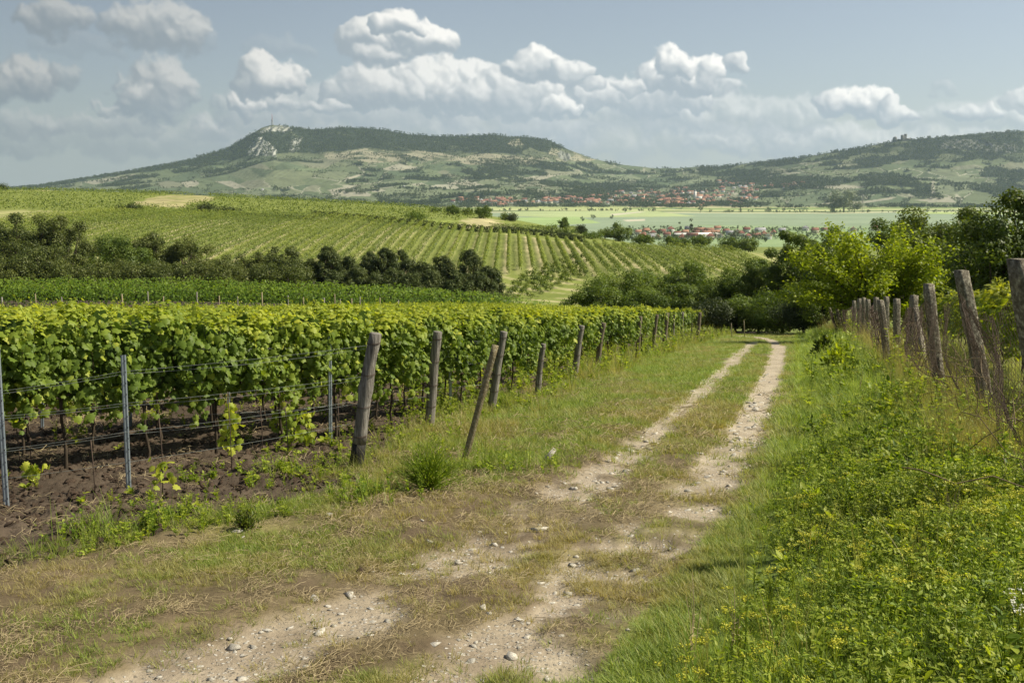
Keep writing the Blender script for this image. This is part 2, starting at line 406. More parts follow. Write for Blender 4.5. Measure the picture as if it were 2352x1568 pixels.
def leaves(mb, tmpl, pos, nrm, size, rs=RS, up=None, m=0, rnd=None):
    TV, TF = tmpl; pos = np.asarray(pos, float); N = len(pos)
    if N == 0: return
    x, y, z = basis(np.asarray(nrm, float), rs, up); size = np.broadcast_to(size, (N,))
    V = pos[:, None]+size[:, None, None]*(TV[None, :, 0:1]*x[:, None]+TV[None, :, 1:2]*y[:, None]+TV[None, :, 2:3]*z[:, None])
    if rnd is None: rnd = rs.uniform(0, 1, N)
    R = np.repeat(np.broadcast_to(rnd, (N,)), len(TV))
    Fs = [(np.asarray(f)[None]+(np.arange(N)*len(TV))[:, None, None]).reshape(-1, np.asarray(f).shape[1]) for f in TF]
    mb.add(V.reshape(-1, 3), Fs, R, m)
# leaf templates lie in x (length) and y, normal z, length about 1, stalk at the origin
def _fan(o, zc=.0, zf=.12):
    o = np.array(o, float); V = np.vstack([[.45, 0, zc], np.c_[o, -np.abs(o[:, 1])*zf*2]])
    n = len(o); return V, [np.array([[0, 1+i, 1+(i+1) % n] for i in range(n)])]
VINE_LEAF = _fan([(0, 0), (-.12, .28), (.1, .3), (.12, .55), (.42, .42), (.62, .5), (.68, .25), (1.0, 0), (.68, -.25), (.62, -.5), (.42, -.42), (.12, -.55), (.1, -.3), (-.12, -.28)], .06, .15)
OVATE = (np.array([[0, 0, 0], [.3, .24, .07], [.7, .19, .05], [1, 0, -.06], [.7, -.19, .05], [.3, -.24, .07], [.35, 0, 0], [.7, 0, -.01]]),
         [np.array([[0, 6, 1], [0, 5, 6], [7, 3, 2], [7, 4, 3]]), np.array([[6, 7, 2, 1], [5, 4, 7, 6]])])
QUADL = (np.array([[0, 0, 0], [.5, .3, .06], [1, 0, 0], [.5, -.3, .06]]), [np.array([[0, 3, 2, 1]])])
NARROW = (np.array([[0, 0, 0], [.5, .11, .04], [1, 0, -.03], [.5, -.11, .04]]), [np.array([[0, 3, 2, 1]])])
HEXA = (np.array([[.5*math.cos(t), .5*math.sin(t), 0] for t in np.linspace(0, 2*math.pi, 6, endpoint=False)]), [np.array([[0, 1, 2, 3, 4, 5]])])
def blades(mb, base, hgt, wid, lean, az, rs=RS, seg=3, droop=.6, m=0, rnd=None):
    "curved tapering grass blades"
    N = len(base); t = np.linspace(0, 1, seg+1)
    d = np.c_[np.cos(az), np.sin(az), np.zeros(N)]; sdir = np.c_[-np.sin(az+rs.uniform(-.9, .9, N)), np.cos(az), np.zeros(N)]
    L = hgt[:, None]
    hor = L*(lean[:, None]*t+droop*lean[:, None]*t**2.2); ver = L*(t-.25*droop*lean[:, None]*t**2.5)
    Cn = base[:, None]+d[:, None]*hor[..., None]+np.array([0, 0, 1.])*ver[..., None]
    w = wid[:, None]*(1-t**1.6)*.5+.0003
    V = np.stack([Cn-sdir[:, None]*w[..., None], Cn+sdir[:, None]*w[..., None]], 2).reshape(N, -1, 3)
    k = (seg+1)*2; q = np.array([[2*i, 2*i+1, 2*i+3, 2*i+2] for i in range(seg)])
    F = (q[None]+(np.arange(N)*k)[:, None, None]).reshape(-1, 4)
    if rnd is None: rnd = rs.uniform(0, 1, N)
    mb.add(V.reshape(-1, 3), F, np.repeat(rnd, k), m)

# ------------------------------------------------------------------ materials
def new_mat(name):
    m = bpy.data.materials.new(name); m.use_nodes = True; m.node_tree.nodes.clear(); return m, NT(m.node_tree)
def out(T, sh, disp=None):
    o = T.n.new('ShaderNodeOutputMaterial'); T.l.new(sh, o.inputs[0])
def ramp(T, fac, stops):
    r = T.n.new('ShaderNodeValToRGB'); T.l.new(fac, r.inputs[0]); e = r.color_ramp.elements
    while len(e) < len(stops): e.new(.5)
    for i, (p, c) in enumerate(stops): e[i].position = p; e[i].color = tuple(c)+(1,)
    return r.outputs[0]
def leaf_mat(name, stops, trans=.4, tcol=(1.25, 1.3, .55), rough=.5, spec=.25, vary=.25, tint=None, tintcol=None):
    m, T = new_mat(name)
    a = T.node('ShaderNodeAttribute', attribute_name='rnd').outputs['Fac']
    oi = T.n.new('ShaderNodeObjectInfo').outputs['Random']
    f = T.math('ADD', a, T.math('MULTIPLY_ADD', oi, vary, -vary/2), clamp=True)
    col = ramp(T, f, stops)
    if tint:
        t = T.node('ShaderNodeAttribute', attribute_name=tint, attribute_type='INSTANCER').outputs['Fac']
        f2 = T.math('ADD', t, T.math('MULTIPLY_ADD', a, .5, -.25), clamp=True)
        col = T.mix(f2, col, tintcol)
    p = T.node('ShaderNodeBsdfPrincipled'); T.l.new(col, p.inputs['Base Color'])
    p.inputs['Roughness'].default_value = rough; p.inputs['Specular IOR Level'].default_value = spec
    tr = T.n.new('ShaderNodeBsdfTranslucent'); T.l.new(T.mix(1.0, col, tcol, 'MULTIPLY'), tr.inputs[0])
    mx = T.node('ShaderNodeMixShader', ins={0: trans}); T.l.new(p.outputs[0], mx.inputs[1]); T.l.new(tr.outputs[0], mx.inputs[2])
    out(T, mx.outputs[0]); return m
def solid_mat(name, c1, c2=None, scale=8, rough=.8, bump=.0, stretch=None, detail=5, spec=.2, metal=0, c3=None, vary=0, bscale=None):
    m, T = new_mat(name)
    tc = T.n.new('ShaderNodeTexCoord').outputs['Object']
    v = T.vmath('MULTIPLY', tc, stretch) if stretch else tc
    n = T.noise(v, scale, detail, .6)
    c2 = c2 or c1
    st = [(.35, c1), (.65, c2)] if c3 is None else [(.3, c1), (.5, c2), (.68, c3)]
    col = ramp(T, n, st)
    if vary:
        oi = T.n.new('ShaderNodeObjectInfo').outputs['Random']
        col = T.mix(1.0, col, T.node('ShaderNodeCombineColor', ins={0: T.math('MULTIPLY_ADD', oi, vary, 1-vary/2), 1: T.math('MULTIPLY_ADD', oi, vary, 1-vary/2), 2: T.math('MULTIPLY_ADD', oi, vary, 1-vary/2)}).outputs[0], 'MULTIPLY')
    p = T.node('ShaderNodeBsdfPrincipled'); T.l.new(col, p.inputs['Base Color'])
    p.inputs['Roughness'].default_value = rough; p.inputs['Specular IOR Level'].default_value = spec; p.inputs['Metallic'].default_value = metal
    if bump:
        b = T.node('ShaderNodeBump', ins={'Strength': min(1, bump), 'Distance': .02}); T.l.new(T.noise(v, bscale or scale*2.5, 6, .65), b.inputs['Height']); T.l.new(b.outputs[0], p.inputs['Normal'])
    out(T, p.outputs[0]); return m
def attr_ground(name, fine, famt, mid, mamt, bump, bdist, pebbles=False, rough=.9, coarse=None):
    "colour from the field map 'col' with several scales of unevenness"
    m, T = new_mat(name)
    col = T.node('ShaderNodeAttribute', attribute_name='col').outputs['Color']
    tc = T.n.new('ShaderNodeTexCoord').outputs['Object']
    n1 = T.noise(tc, fine, 5, .65); n2 = T.noise(tc, mid, 4, .6)
    k = T.math('MULTIPLY', T.math('MULTIPLY_ADD', n1, 2*famt, 1-famt), T.math('MULTIPLY_ADD', n2, 2*mamt, 1-mamt))
    kk = T.node('ShaderNodeCombineColor', ins={0: k, 1: k, 2: k}).outputs[0]
    c = T.mix(1.0, col, kk, 'MULTIPLY')
    h = n1
    if pebbles:
        pb = T.node('ShaderNodeAttribute', attribute_name='peb').outputs['Fac']
        wn = T.node('ShaderNodeTexNoise', ins={'Vector': tc, 'Scale': 60.0})
        vo = T.node('ShaderNodeTexVoronoi', ins={'Vector': T.vmath('ADD', tc, T.vmath('SCALE', wn.outputs[1], scale=.022)), 'Scale': 38.0, 'Randomness': 1.0})
        st = T.math('MULTIPLY', T.smooth(vo.outputs['Distance'], .55, .32), T.math('GREATER_THAN', T.math('ADD', pb, T.math('MULTIPLY', T.node('ShaderNodeSeparateColor', ins={0: vo.outputs['Color']}).outputs[0], 1.0)), 1.25))
        sc_ = T.node('ShaderNodeSeparateColor', ins={0: vo.outputs['Color']}).outputs[1]
        c = T.mix(st, c, ramp(T, sc_, [(0, (.17, .145, .11)), (.6, (.35, .32, .27)), (1, (.54, .51, .46))]))
        h = T.math('ADD', n1, T.math('MULTIPLY', st, .5))
    p = T.node('ShaderNodeBsdfPrincipled', ins={'Roughness': rough}); T.l.new(c, p.inputs['Base Color']); p.inputs['Specular IOR Level'].default_value = .1
    if bump:
        b = T.node('ShaderNodeBump', ins={'Strength': bump, 'Distance': bdist}); T.l.new(h, b.inputs['Height']); T.l.new(b.outputs[0], p.inputs['Normal'])
    out(T, p.outputs[0]); return m
M = {}
M['near'] = attr_ground('earth_and_turf', 24, .38, 4, .22, .7, .02, pebbles=True)
M['soil'] = attr_ground('tilled_soil', 16, .40, 3, .2, .9, .03)
M['mid'] = attr_ground('hillside_turf', 1.6, .35, .25, .2, .4, .1)
M['plain'] = attr_ground('valley_fields', .06, .16, .012, .14, 0, 1)
M['hills'] = attr_ground('hill_fields', .05, .30, .012, .16, .5, 12)

# ------------------------------------------------------------------ the terrain sheet, cut into ground, soil, track, hillside, valley and hills
def dclod(X, Y, s=1.0):
    "clods of the tilled soil"
    a = fbm(X, Y, 2.2, 3, 41); b = fbm(X, Y, 8.5, 3, 43, .6)
    return ((a-.5)*.11+np.abs(b-.5)*.20-.03)*s
def zones(X, Y):
    "masks used both for colour and for scattering plants"
    z = {}
    wob = (fbm(X, Y, 1.3, 3, 51)-.5)*.55; wob2 = (fbm(X, Y, 4.5, 3, 53)-.5)*.5
    dl = seg_dist(X, Y, RUT_L); dr = seg_dist(X, Y, RUT_R)
    nearf = 1-sstep(Y, 8, 16)
    z['dl'] = dl; z['dr'] = dr
    pat = fbm(X, Y, 1.1, 4, 57); pat2 = fbm(X, Y, 5.5, 3, 58)
    brk = lerp(1.0, .12+.88*sstep(pat+.3*(pat2-.5), .38, .54), nearf)
    rl = 1-sstep(dl+wob*.5+wob2*.55, .17+.09*nearf, .36+.17*nearf)
    rr = 1-sstep(dr+wob*.5+wob2*.5, .24+.04*nearf, .42+.15*nearf)
    z['rut'] = np.maximum(rl*(.92-.1*nearf)*(.75+.25*sstep(pat2, .3, .6)), rr*lerp(.95, .85, nearf))*brk
    z['track'] = (X > XL(Y)-1.0+wob*.4) & (X < XR(Y)+.75+wob*.4) & (Y < 66)
    z['soil'] = in_poly(X+wob2*.9+wob*.8, Y+wob*.5, SOILP)
    z['vin'] = z['soil']
    bo = .30*(1-sstep(Y, 6, 10)); z['bank'] = sstep(X-XR(Y)+wob*.8-bo, .55, .95)*(1-sstep(Y, 76, 90))
    z['bare'] = sstep(fbm(X, Y, .55, 4, 61)+.3*nearf*sstep(XR(Y)-X, -.6, 2.0)*(X < XR(Y)+1), .60, .74)
    z['dryn'] = fbm(X, Y, .8, 4, 71)
    return z
def near_color(X, Y):
    z = zones(X, Y)
    n = fbm(X, Y, 3.0, 4, 81)[:, None]; n2 = fbm(X, Y, .5, 3, 83)[:, None]
    earth = lerp(np.array([.075, .054, .035]), np.array([.18, .132, .087]), n)
    straw = lerp(np.array([.12, .10, .045]), np.array([.26, .22, .10]), n)
    grn = lerp(np.array([.09, .135, .026]), np.array([.18, .24, .05]), n)
    gravel = lerp(np.array([.22, .175, .125]), np.array([.42, .36, .28]), n)
    soil = lerp(np.array([.046, .035, .026]), np.array([.115, .087, .064]), n)
    g = np.clip(z['dryn']*1.6-.35, 0, 1)[:, None]
    c = lerp(grn, straw, g*.8)
    # left verge far away is juicy, near is dry
    nearY = 1-sstep(Y, 10, 20)
    far = sstep(Y, 12, 24)[:, None]
    c = lerp(c, grn*1.35, far*.5)
    # brown scorched patch and worn earth by the near track
    nb = ((1-sstep(Y, 12, 18))*sstep(X-XS(Y), -.2, .5)*(X < XR(Y)+.5))[:, None]
    c = lerp(c, lerp(earth, straw, sstep(fbm(X, Y, 2.0, 4, 91), .4, .62)[:, None]), nb*.85)
    c = lerp(c, earth, (z['bare'])[:, None]*.7)
    c = lerp(c, gravel*lerp(1.3, 1.15, nearY)[:, None], z['rut'][:, None])
    c = lerp(c, grn*.95, z['bank'][:, None]*.9)
    c = np.where(z['soil'][:, None], soil, c)
    return c, z
def XS(Y): return ext(Y, _sy, _sx)
HILL_GREEN = np.array([.115, .155, .045])
def mid_color(X, Y, Z, PX, PY):
    n = fbm(X, Y, .25, 4, 101)[:, None]; n2 = fbm(X, Y, .03, 3, 103)[:, None]
    grn = lerp(np.array([.13, .165, .035]), np.array([.235, .265, .07]), n)
    straw = lerp(np.array([.38, .34, .17]), np.array([.60, .53, .31]), n)
    c = grn.copy()
    # mown strips between the vine rows that run straight away over the middle hill
    s = (X/ROWGAP) % 1.0; k = np.floor(X/ROWGAP)
    rowr = _h(k, k*0+3, 7)
    strip = np.exp(-((s-.5)/.24)**2)*np.where(rowr > .5, 1.1, .35)
    inb = (Y > 196) & (Y < YTOP(X)+5)
    st = strip*(.55+.45*sstep(fbm(X, Y, .09, 4, 111)+.12*(PX < 1150), .36, .56))
    c = np.where(inb[:, None], lerp(grn*1.0, straw, np.clip(st, 0, 1)[:, None]*.95), c)
    # slope of the young trees below: diagonal dry bands
    yb = (Y > 150) & (Y <= 205)
    dgl = np.sin((X*.72+Y*.7)*1.3+fbm(X, Y, .1, 2, 5)*3)
    c = np.where(yb[:, None], lerp(grn*1.05, straw*.9, (sstep(dgl, .1, .9)*sstep(n[:, 0], .3, .6)*.8)[:, None]), c)
    for poly, col, a in MIDPATCH:
        wx = (fbm(X, Y, .15, 3, 121)-.5)*26; wy = (fbm(X, Y, .15, 3, 123)-.5)*8
        mm = in_poly(PX+wx+(fbm(X, Y, .6, 2, 127)-.5)*30, PY+wy+(fbm(X, Y, .6, 2, 128)-.5)*6, poly) & (Y > 200)
        c = np.where(mm[:, None], lerp(c, np.array(col)*(.6+.8*n), a*sstep(fbm(X*.4, Y, .5, 3, 129), .25, .5)[:, None]), c)
    near = Y < 200
    return c
ROWGAP = 2.65
def YTOP(X):
    "upper end of the long rows"
    return np.interp(X, [-150, -70, -40, -8, 10, 30, 60], [322, 325, 318, 300, 285, 282, 285])
MIDPATCH = [
 ([(295,474),(335,456),(390,448),(470,449),(505,456),(445,466),(420,480),(360,476),(330,472)], (.40, .345, .19), .8),
 ([(1030,520),(1060,503),(1110,500),(1170,515),(1200,528),(1120,527),(1060,525)], (.46, .40, .23), .85),
 ([(0,430),(150,432),(150,437),(0,436)], (.45, .38, .18), .7),
 ([(170,492),(320,488),(320,495),(170,498)], (.45, .38, .2), .8),
 ([(430,497),(700,500),(1050,525),(1000,530),(700,508),(430,504)], (.09, .10, .03), .8),
 ([(1480,545),(1500,545),(1510,560),(1490,560)], (.6, .5, .35), .8),
 ([(940,500),(1060,508),(1050,520),(940,512)], (.25, .30, .07), .9),
]
def smudge(PX, PY, X, Y, sx, sy, sc):
    return PX+(fbm(X, Y, sc, 3, 131)-.5)*sx, PY+(fbm(X, Y, sc, 3, 133)-.5)*sy
def plain_color(X, Y, PX, PY):
    n = fbm(X, Y, 1/120., 4, 141)[:, None]
    base = lerp(np.array([.16, .24, .085]), np.array([.24, .32, .14]), n)
    c = base.copy()
    mint = lerp(np.array([.20, .26, .165]), np.array([.27, .33, .22]), fbm(X*.3, Y, 1/60., 4, 5)[:, None])
    bands = [(0, 473, (.16, .20, .09)), (473, 477, (.42, .40, .22)), (477, 481, (.22, .28, .10)), (481, 484, (.40, .42, .20)), (484, 487, (.15, .19, .08)), (487, 489.5, (.46, .46, .28)), (489.5, 600, None)]
    wy = (fbm(X, Y*0, 1/300., 2, 9)-.5)*3
    py = PY+wy+np.where(PX > 1900, (PX-1900)*.006, 0)
    for a, b, col in bands:
        mm = (py >= a) & (py < b)
        cc = mint if col is None else np.array(col)*(.85+.3*n)
        c = np.where(mm[:, None], cc, c)
    c = lerp(c, mint*np.array([1.0, 1.1, .75]), (sstep(py+(fbm(X, Y, 1/80., 3, 8)-.5)*10, 515, 524)*sstep(PX+(fbm(X, Y, 1/90., 3, 6)-.5)*300, 1420, 1700))[:, None]*.8)
    for poly, col in [([(1170,486),(1500,484),(1600,497),(1300,500),(1180,497)], (.36, .42, .2)), ([(1180,500),(1330,498),(1380,512),(1200,520)], (.30, .40, .16)),
                      ([(1100,470),(1440,472),(1440,482),(1100,480)], (.36, .40, .17)), ([(2060,486),(2352,488),(2352,494),(2060,490)], (.34, .42, .15)),
                      ([(1400,492),(1470,486),(1482,487),(1410,495)], (.5, .47, .36)), ([(1430,505),(1480,503),(1482,507),(1440,509)], (.5, .47, .36))]:
        mm = in_poly(PX, PY, poly); c = np.where(mm[:, None], np.array(col)*(.85+.3*n), c)
    return c
SEEDS = None
def patchwork(X, Y, PX, PY):
    "irregular long fields on the hill feet; returns colour and closeness to a field edge"
    global SEEDS
    rs = np.random.RandomState(3)
    if SEEDS is None:
        SEEDS = np.c_[rs.uniform(-60, 2500, 560), rs.uniform(325, 480, 560)]
    wx, wy = smudge(PX, PY, X, Y, 50, 14, 1/260.)
    sl = (wy+(wx-1100)*.035)
    d1 = np.full(len(X), 1e9); d2 = d1.copy(); idx = np.zeros(len(X), int)
    for i, (sx, sy) in enumerate(SEEDS):
        d = np.hypot((wx-sx)/4.2, (sl-sy))
        cl = d < d1; d2 = np.where(cl, d1, np.minimum(d2, d)); idx = np.where(cl, i, idx); d1 = np.where(cl, d, d1)
    pal = np.array([(.105, .15, .055), (.13, .175, .065), (.15, .195, .075), (.09, .13, .05), (.17, .20, .085), (.12, .17, .07), (.10, .15, .06), (.14, .18, .07), (.21, .21, .12), (.17, .20, .09)])
    pick = rs.randint(0, 10, len(SEEDS)); c = pal[pick[idx]]
    # faint vine stripes
    ang = rs.uniform(-1.2, 1.2, len(SEEDS))[idx]; w = rs.uniform(0, 1, len(SEEDS))[idx]; c = np.where(((d2-d1 < .55) & (fbm(X, Y, 1/500., 2, 6) > .55))[:, None], np.array([.36, .33, .24]), c)
    st = np.sin((X*np.cos(ang)+Y*np.sin(ang)*.35)*.22)
    c = c*(1+.10*st*(w > .4))[:, None]
    return c, d2-d1
HPOLY = {
 'forest': [[(655,292),(725,296),(800,290),(880,298),(1010,312),(1130,307),(1165,316),(1205,314),(1262,322),(1300,342),(1262,350),(1215,340),(1190,356),(1110,352),(1020,350),(930,346),(850,342),(760,348),(700,352),(650,345),(655,320),(700,315)],
            [(0,432),(90,424),(200,406),(330,384),(430,365),(520,338),(560,316),(575,340),(560,356),(500,372),(400,388),(300,398),(180,416),(60,434)],
            [(575,306),(650,300),(700,350),(560,356)],
            [(1255,420),(1350,405),(1450,418),(1560,432),(1640,440),(1540,444),(1400,446),(1290,440)],
            [(1030,380),(1180,370),(1330,372),(1480,390),(1600,396),(1500,404),(1380,398),(1200,396),(1120,410),(1050,398)],
            [(1520,390),(1700,372),(1900,350),(2060,322),(2352,302),(2352,372),(2200,362),(2050,372),(1900,388),(1800,396),(1700,400),(1600,394)],
            [(1620,398),(1720,396),(1860,404),(1980,420),(1900,442),(1800,440),(1700,430)],
            [(1980,400),(2100,395),(2130,440),(2110,452),(2000,448)],
            [(2250,395),(2352,390),(2352,440),(2260,430)], [(1700,448),(1900,452),(2000,448),(1990,454),(1700,455)]],
 'dry': [[(735,352),(850,344),(960,346),(1060,356),(1060,368),(950,366),(860,372),(760,366)],[(1040,362),(1120,354),(1210,358),(1260,372),(1180,380),(1080,378)],[(1170,322),(1190,318),(1205,340),(1180,340)],[(1750,388),(1780,384),(1800,394),(1755,396)],[(1270,340),(1310,350),(1370,368),(1290,372),(1240,366)]],
 'rock': [[(566,352),(576,332),(596,318),(616,328),(640,350),(634,358),(605,354),(575,358)],[(664,346),(670,322),(688,315),(692,326),(686,346)],[(596,304),(612,290),(640,289),(680,296),(650,303),(620,308)],[(1275,352),(1292,346),(1320,362),(1300,368)],
          [(2160,340),(2172,322),(2230,320),(2290,326),(2340,334),(2330,350),(2260,346),(2210,340),(2180,344)]],
 'sand': [[(752,436),(800,428),(850,444),(850,450),(770,450)],[(874,388),(915,376),(958,384),(955,391),(890,392)],[(190,418),(310,400),(314,404),(220,424)],[(496,416),(530,416),(562,428),(540,434)],[(410,418),(450,414),(458,424),(430,432)],
          [(1170,418),(1225,404),(1280,402),(1240,414)],[(1020,420),(1070,416),(1110,424),(1080,428)],[(1870,430),(1930,424),(1990,430),(1940,436)],[(2100,460),(2180,452),(2200,466),(2140,463)],[(1850,470),(2000,460),(2060,452),(2050,458),(1960,470)],
          [(2135,465),(2140,412),(2146,412),(2150,465)],[(790,410),(830,398),(834,400),(800,414)]],
 'pale': [[(2134,412),(2220,402),(2240,406),(2226,430),(2150,436)],[(2146,436),(2220,432),(2236,444),(2160,448)],[(560,440),(600,430),(640,432),(650,445),(570,446)],[(860,446),(920,425),(1010,432),(1040,448),(900,455)],[(1350,405),(1450,402),(1480,412),(1400,418)],[(1560,420),(1600,408),(1660,412),(1640,424)]],
}
def hill_color(X, Y, PX, PY):
    n = fbm(X, Y, 1/70., 4, 151)[:, None]
    c, edge = patchwork(X, Y, PX, PY)
    qx, qy = smudge(PX, PY, X, Y, 26, 9, 1/110.)
    up = sstep(352-PY+ (PX-1100)*0, -30, 10)[:, None]
    shrub = lerp(np.array([.07, .095, .035]), np.array([.15, .17, .07]), sstep(n[:, 0], .35, .65)[:, None])
    c = lerp(c, shrub, np.clip(up+.0, 0, 1))
    hedge = (edge < 1.1) & (fbm(X, Y, 1/300., 2, 3) > .40)
    def msk(k, x=qx, y=qy):
        r = np.zeros(len(X), bool)
        for p in HPOLY[k]: r |= in_poly(x, y, p)
        return r
    bx, by = smudge(PX, PY, X, Y, 80, 26, 1/240.); fn = fbm(X*.7, Y, 1/75., 4, 155)
    f = (msk('forest') & ((PY < 352) | (PX < 560)) & (fn > .28)) | (msk('forest', bx, by) & (fn > .43)) | ((fn > .60) & (up[:, 0] > -1) & (fbm(X, Y, 1/400., 2, 157) > .45))
    c = np.where(f[:, None], np.array([.032, .052, .020])*(.7+.6*n), c)
    d = msk('dry'); c = np.where(d[:, None], lerp(np.array([.12, .14, .06]), np.array([.34, .29, .18]), sstep(n[:, 0], .38, .55)[:, None]), c)
    for k, col in (('pale', (.20, .24, .115)), ('sand', (.34, .30, .22))):
        x2, y2 = smudge(PX, PY, X, Y, 10, 3, 1/150.); mm = msk(k, x2, y2); c = np.where(mm[:, None], np.array(col)*(.85+.3*n), c)
    x2, y2 = smudge(PX, PY, X, Y, 16, 14, 1/60.)
    r = msk('rock', x2, y2); rn = fbm(X*1.0, PY*1.6+X*.2, 1/13., 4, 77, .6)[:, None]
    c = np.where((r & (rn[:, 0] > .30))[:, None], lerp(np.array([.09, .10, .08]), np.where((PX > 1200)[:, None], np.array([.24, .24, .22]), np.array([.42, .41, .39])), sstep(rn[:, 0], .30, .66)[:, None]), c)
    g = c.mean(1)[:, None]; c = lerp(c, g*np.array([.96, 1.05, .80]), .42)*.92
    return c, f, hedge & ~d & ~r & (up[:, 0] < .5), r, d, up[:, 0]
def sheet(y0, y1, n, us):
    Yq = np.exp(np.linspace(math.log(y0+8), math.log(y1+8), n))-8
    U, YY = np.meshgrid(us, Yq); X = (U*(YY+8)).ravel(); Y = YY.ravel()
    i = np.arange(n*len(us)).reshape(n, -1)
    F = np.stack([i[:-1, :-1], i[:-1, 1:], i[1:, 1:], i[1:, :-1]], -1).reshape(-1, 4)
    return X, Y, F
def uspace(a, n, b, k):
    c = np.linspace(-a, a, n); e = np.linspace(a, b, k+1)[1:]
    return np.concatenate([-e[::-1], c, e])
def sub(name, V, F, mask, mat, attrs, smooth=True):
    f = F[mask]; used = np.unique(f); mp = np.full(len(V), -1); mp[used] = np.arange(len(used))
    o = obj(name, mesh_data(name, V[used], [mp[f]], mat, {k: a[used] for k, a in attrs.items()}, smooth)); o['kind'] = 'structure'; return o
def build_terrain(q=1.0):
    # near sheet
    X, Y, F = sheet(-6, 112, int(620*q), uspace(.56, int(640*q), 1.3, 24))
    c, z = near_color(X, Y)
    Z = GZ(X, Y)
    fade = 1-sstep(Y, 30, 70)
    fine = (fbm(X, Y, 5.0, 4, 171)-.5)*.05+(fbm(X, Y, .7, 2, 172)-.5)*.10
    dep = -.05*z['rut']
    Z = Z+np.where(z['soil'], dclod(X, Y), fine*(.5+.5*(1-z['rut']))+dep)*fade
    Z = np.where(Y > 108, GZ(X, Y), Z)
    peb = np.clip(z['rut']*.62+(1-sstep(Y, 9, 14))*(z['track'])*.16, 0, 1)
    V = np.c_[X, Y, Z]; at = {'col': c, 'peb': peb}
    fc = F[:, 0]
    fs = z['soil'][fc]; ft = z['track'][fc] & ~fs
    sub('tilled_soil', V, F, fs, M['soil'], {'col': c})
    sub('dirt_track', V, F, ft, M['near'], at)
    sub('ground', V, F, ~fs & ~ft, M['near'], at)
    # middle hill
    X, Y, F = sheet(112, 1150, int(420*q), uspace(.56, int(900*q), 1.3, 20))
    Z = GZ(X, Y); PX, PY = proj(X, Y, Z)
    c = mid_color(X, Y, Z, PX, PY)
    c0, _ = near_color(X, Y); c = lerp(c0, c, sstep(Y, 112, 125)[:, None])
    sub('hillside', np.c_[X, Y, Z], F, np.ones(len(F), bool), M['mid'], {'col': c})
    X, Y, F = sheet(1150, 3050, int(190*q), uspace(.56, int(620*q), 1.3, 20))
    Z = GZ(X, Y); PX, PY = proj(X, Y, Z); Z = Z
    sub('valley_floor', np.c_[X, Y, Z], F, np.ones(len(F), bool), M['plain'], {'col': plain_color(X, Y, PX, PY)})
    us = uspace(.60, int(1150*q), 1.3, 16)
    X, Y, F = sheet(3050, 7400, int(330*q), us)
    Z = GZ(X, Y); PX, PY = proj(X, Y, Z)
    c, f, h, r, d, up = hill_color(X, Y, PX, PY)
    pc = plain_color(X, Y, PX, PY); t = sstep(Y, 3250, 3420)[:, None]
    c = lerp(pc, c, t)
    rough = (fbm(X*2, Y, 1/26., 3, 201)-.5)
    Z = Z+np.where(r, (fbm(X, Z*.12, 1/11., 3, 204)-.5)*26+rough*14, 0)+np.where(f, (fbm(X, Y, 1/28., 3, 203)-.4)*9, 0)
    sub('hills', np.c_[X, Y, Z], F, np.ones(len(F), bool), M['hills'], {'col': c})
    return X, Y, Z, PX, PY, f, h, r, d, up, us

# ------------------------------------------------------------------ plant, wood and metal materials
V3 = lambda *a: tuple(a)
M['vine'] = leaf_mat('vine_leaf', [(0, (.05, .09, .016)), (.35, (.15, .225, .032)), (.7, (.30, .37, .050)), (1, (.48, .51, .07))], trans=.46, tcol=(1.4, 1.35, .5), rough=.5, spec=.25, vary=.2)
M['vine2'] = leaf_mat('darker_vine_leaf', [(0, (.06, .12, .02)), (.6, (.13, .22, .03)), (1, (.24, .33, .05))], trans=.42, tcol=(1.3, 1.3, .5))
M['vine3'] = leaf_mat('hill_vine_leaf', [(0, (.035, .065, .012)), (.55, (.12, .17, .025)), (1, (.27, .31, .05))], trans=.38, tcol=(1.4, 1.35, .5))
M['grape'] = solid_mat('grape_skin', (.35, .25, .06), (.20, .24, .06), 30, .35, spec=.5)
M['bark'] = solid_mat('bark', (.035, .026, .018), (.09, .07, .05), 14, .9, .6, (1, 1, .25))
M['twig'] = solid_mat('dry_twig', (.25, .19, .11), (.13, .095, .06), 10, .9)
M['twig2'] = solid_mat('pale_dry_stem', (.45, .37, .22), (.28, .22, .13), 10, .9)
M['wood'] = solid_mat('weathered_wood', (.085, .075, .065), (.22, .20, .175), 3.2, .85, 1.0, (14, 14, .7), c3=(.36, .34, .305), bscale=7)
M['wood2'] = solid_mat('brown_weathered_wood', (.07, .052, .038), (.17, .135, .10), 3.2, .85, 1.0, (14, 14, .7), c3=(.27, .235, .185), bscale=7)
M['tar'] = solid_mat('tarred_wood', (.018, .017, .016), (.05, .047, .043), 8, .8, .8, (6, 6, 1))
M['lichen'] = solid_mat('lichened_concrete', (.15, .125, .075), (.27, .225, .13), 26, .95, 1.0, c3=(.36, .33, .24))
M['conc'] = solid_mat('weathered_concrete', (.09, .076, .058), (.20, .175, .135), 26, .95, 1.0, c3=(.42, .39, .31))
M['galv'] = solid_mat('galvanised_steel', (.26, .31, .36), (.36, .41, .46), 9, .42, 0, spec=.6, metal=.45)
M['hole'] = solid_mat('punched_hole', (.02, .02, .02))
M['wire'] = solid_mat('steel_wire', (.24, .26, .25), (.15, .17, .16), 9, .5, metal=.3, spec=.5)
M['rust'] = solid_mat('rusty_wire', (.055, .038, .030), (.11, .08, .06), 14, .85)
M['stone'] = solid_mat('pale_limestone', (.30, .27, .22), (.58, .55, .49), 9, .9, .5, vary=.4)
M['grass'] = leaf_mat('grass_blade', [(0, (.12, .19, .03)), (.5, (.24, .33, .055)), (1, (.36, .44, .09))], .42, (1.3, 1.25, .6), vary=.3, tint='tint', tintcol=(.40, .335, .15))
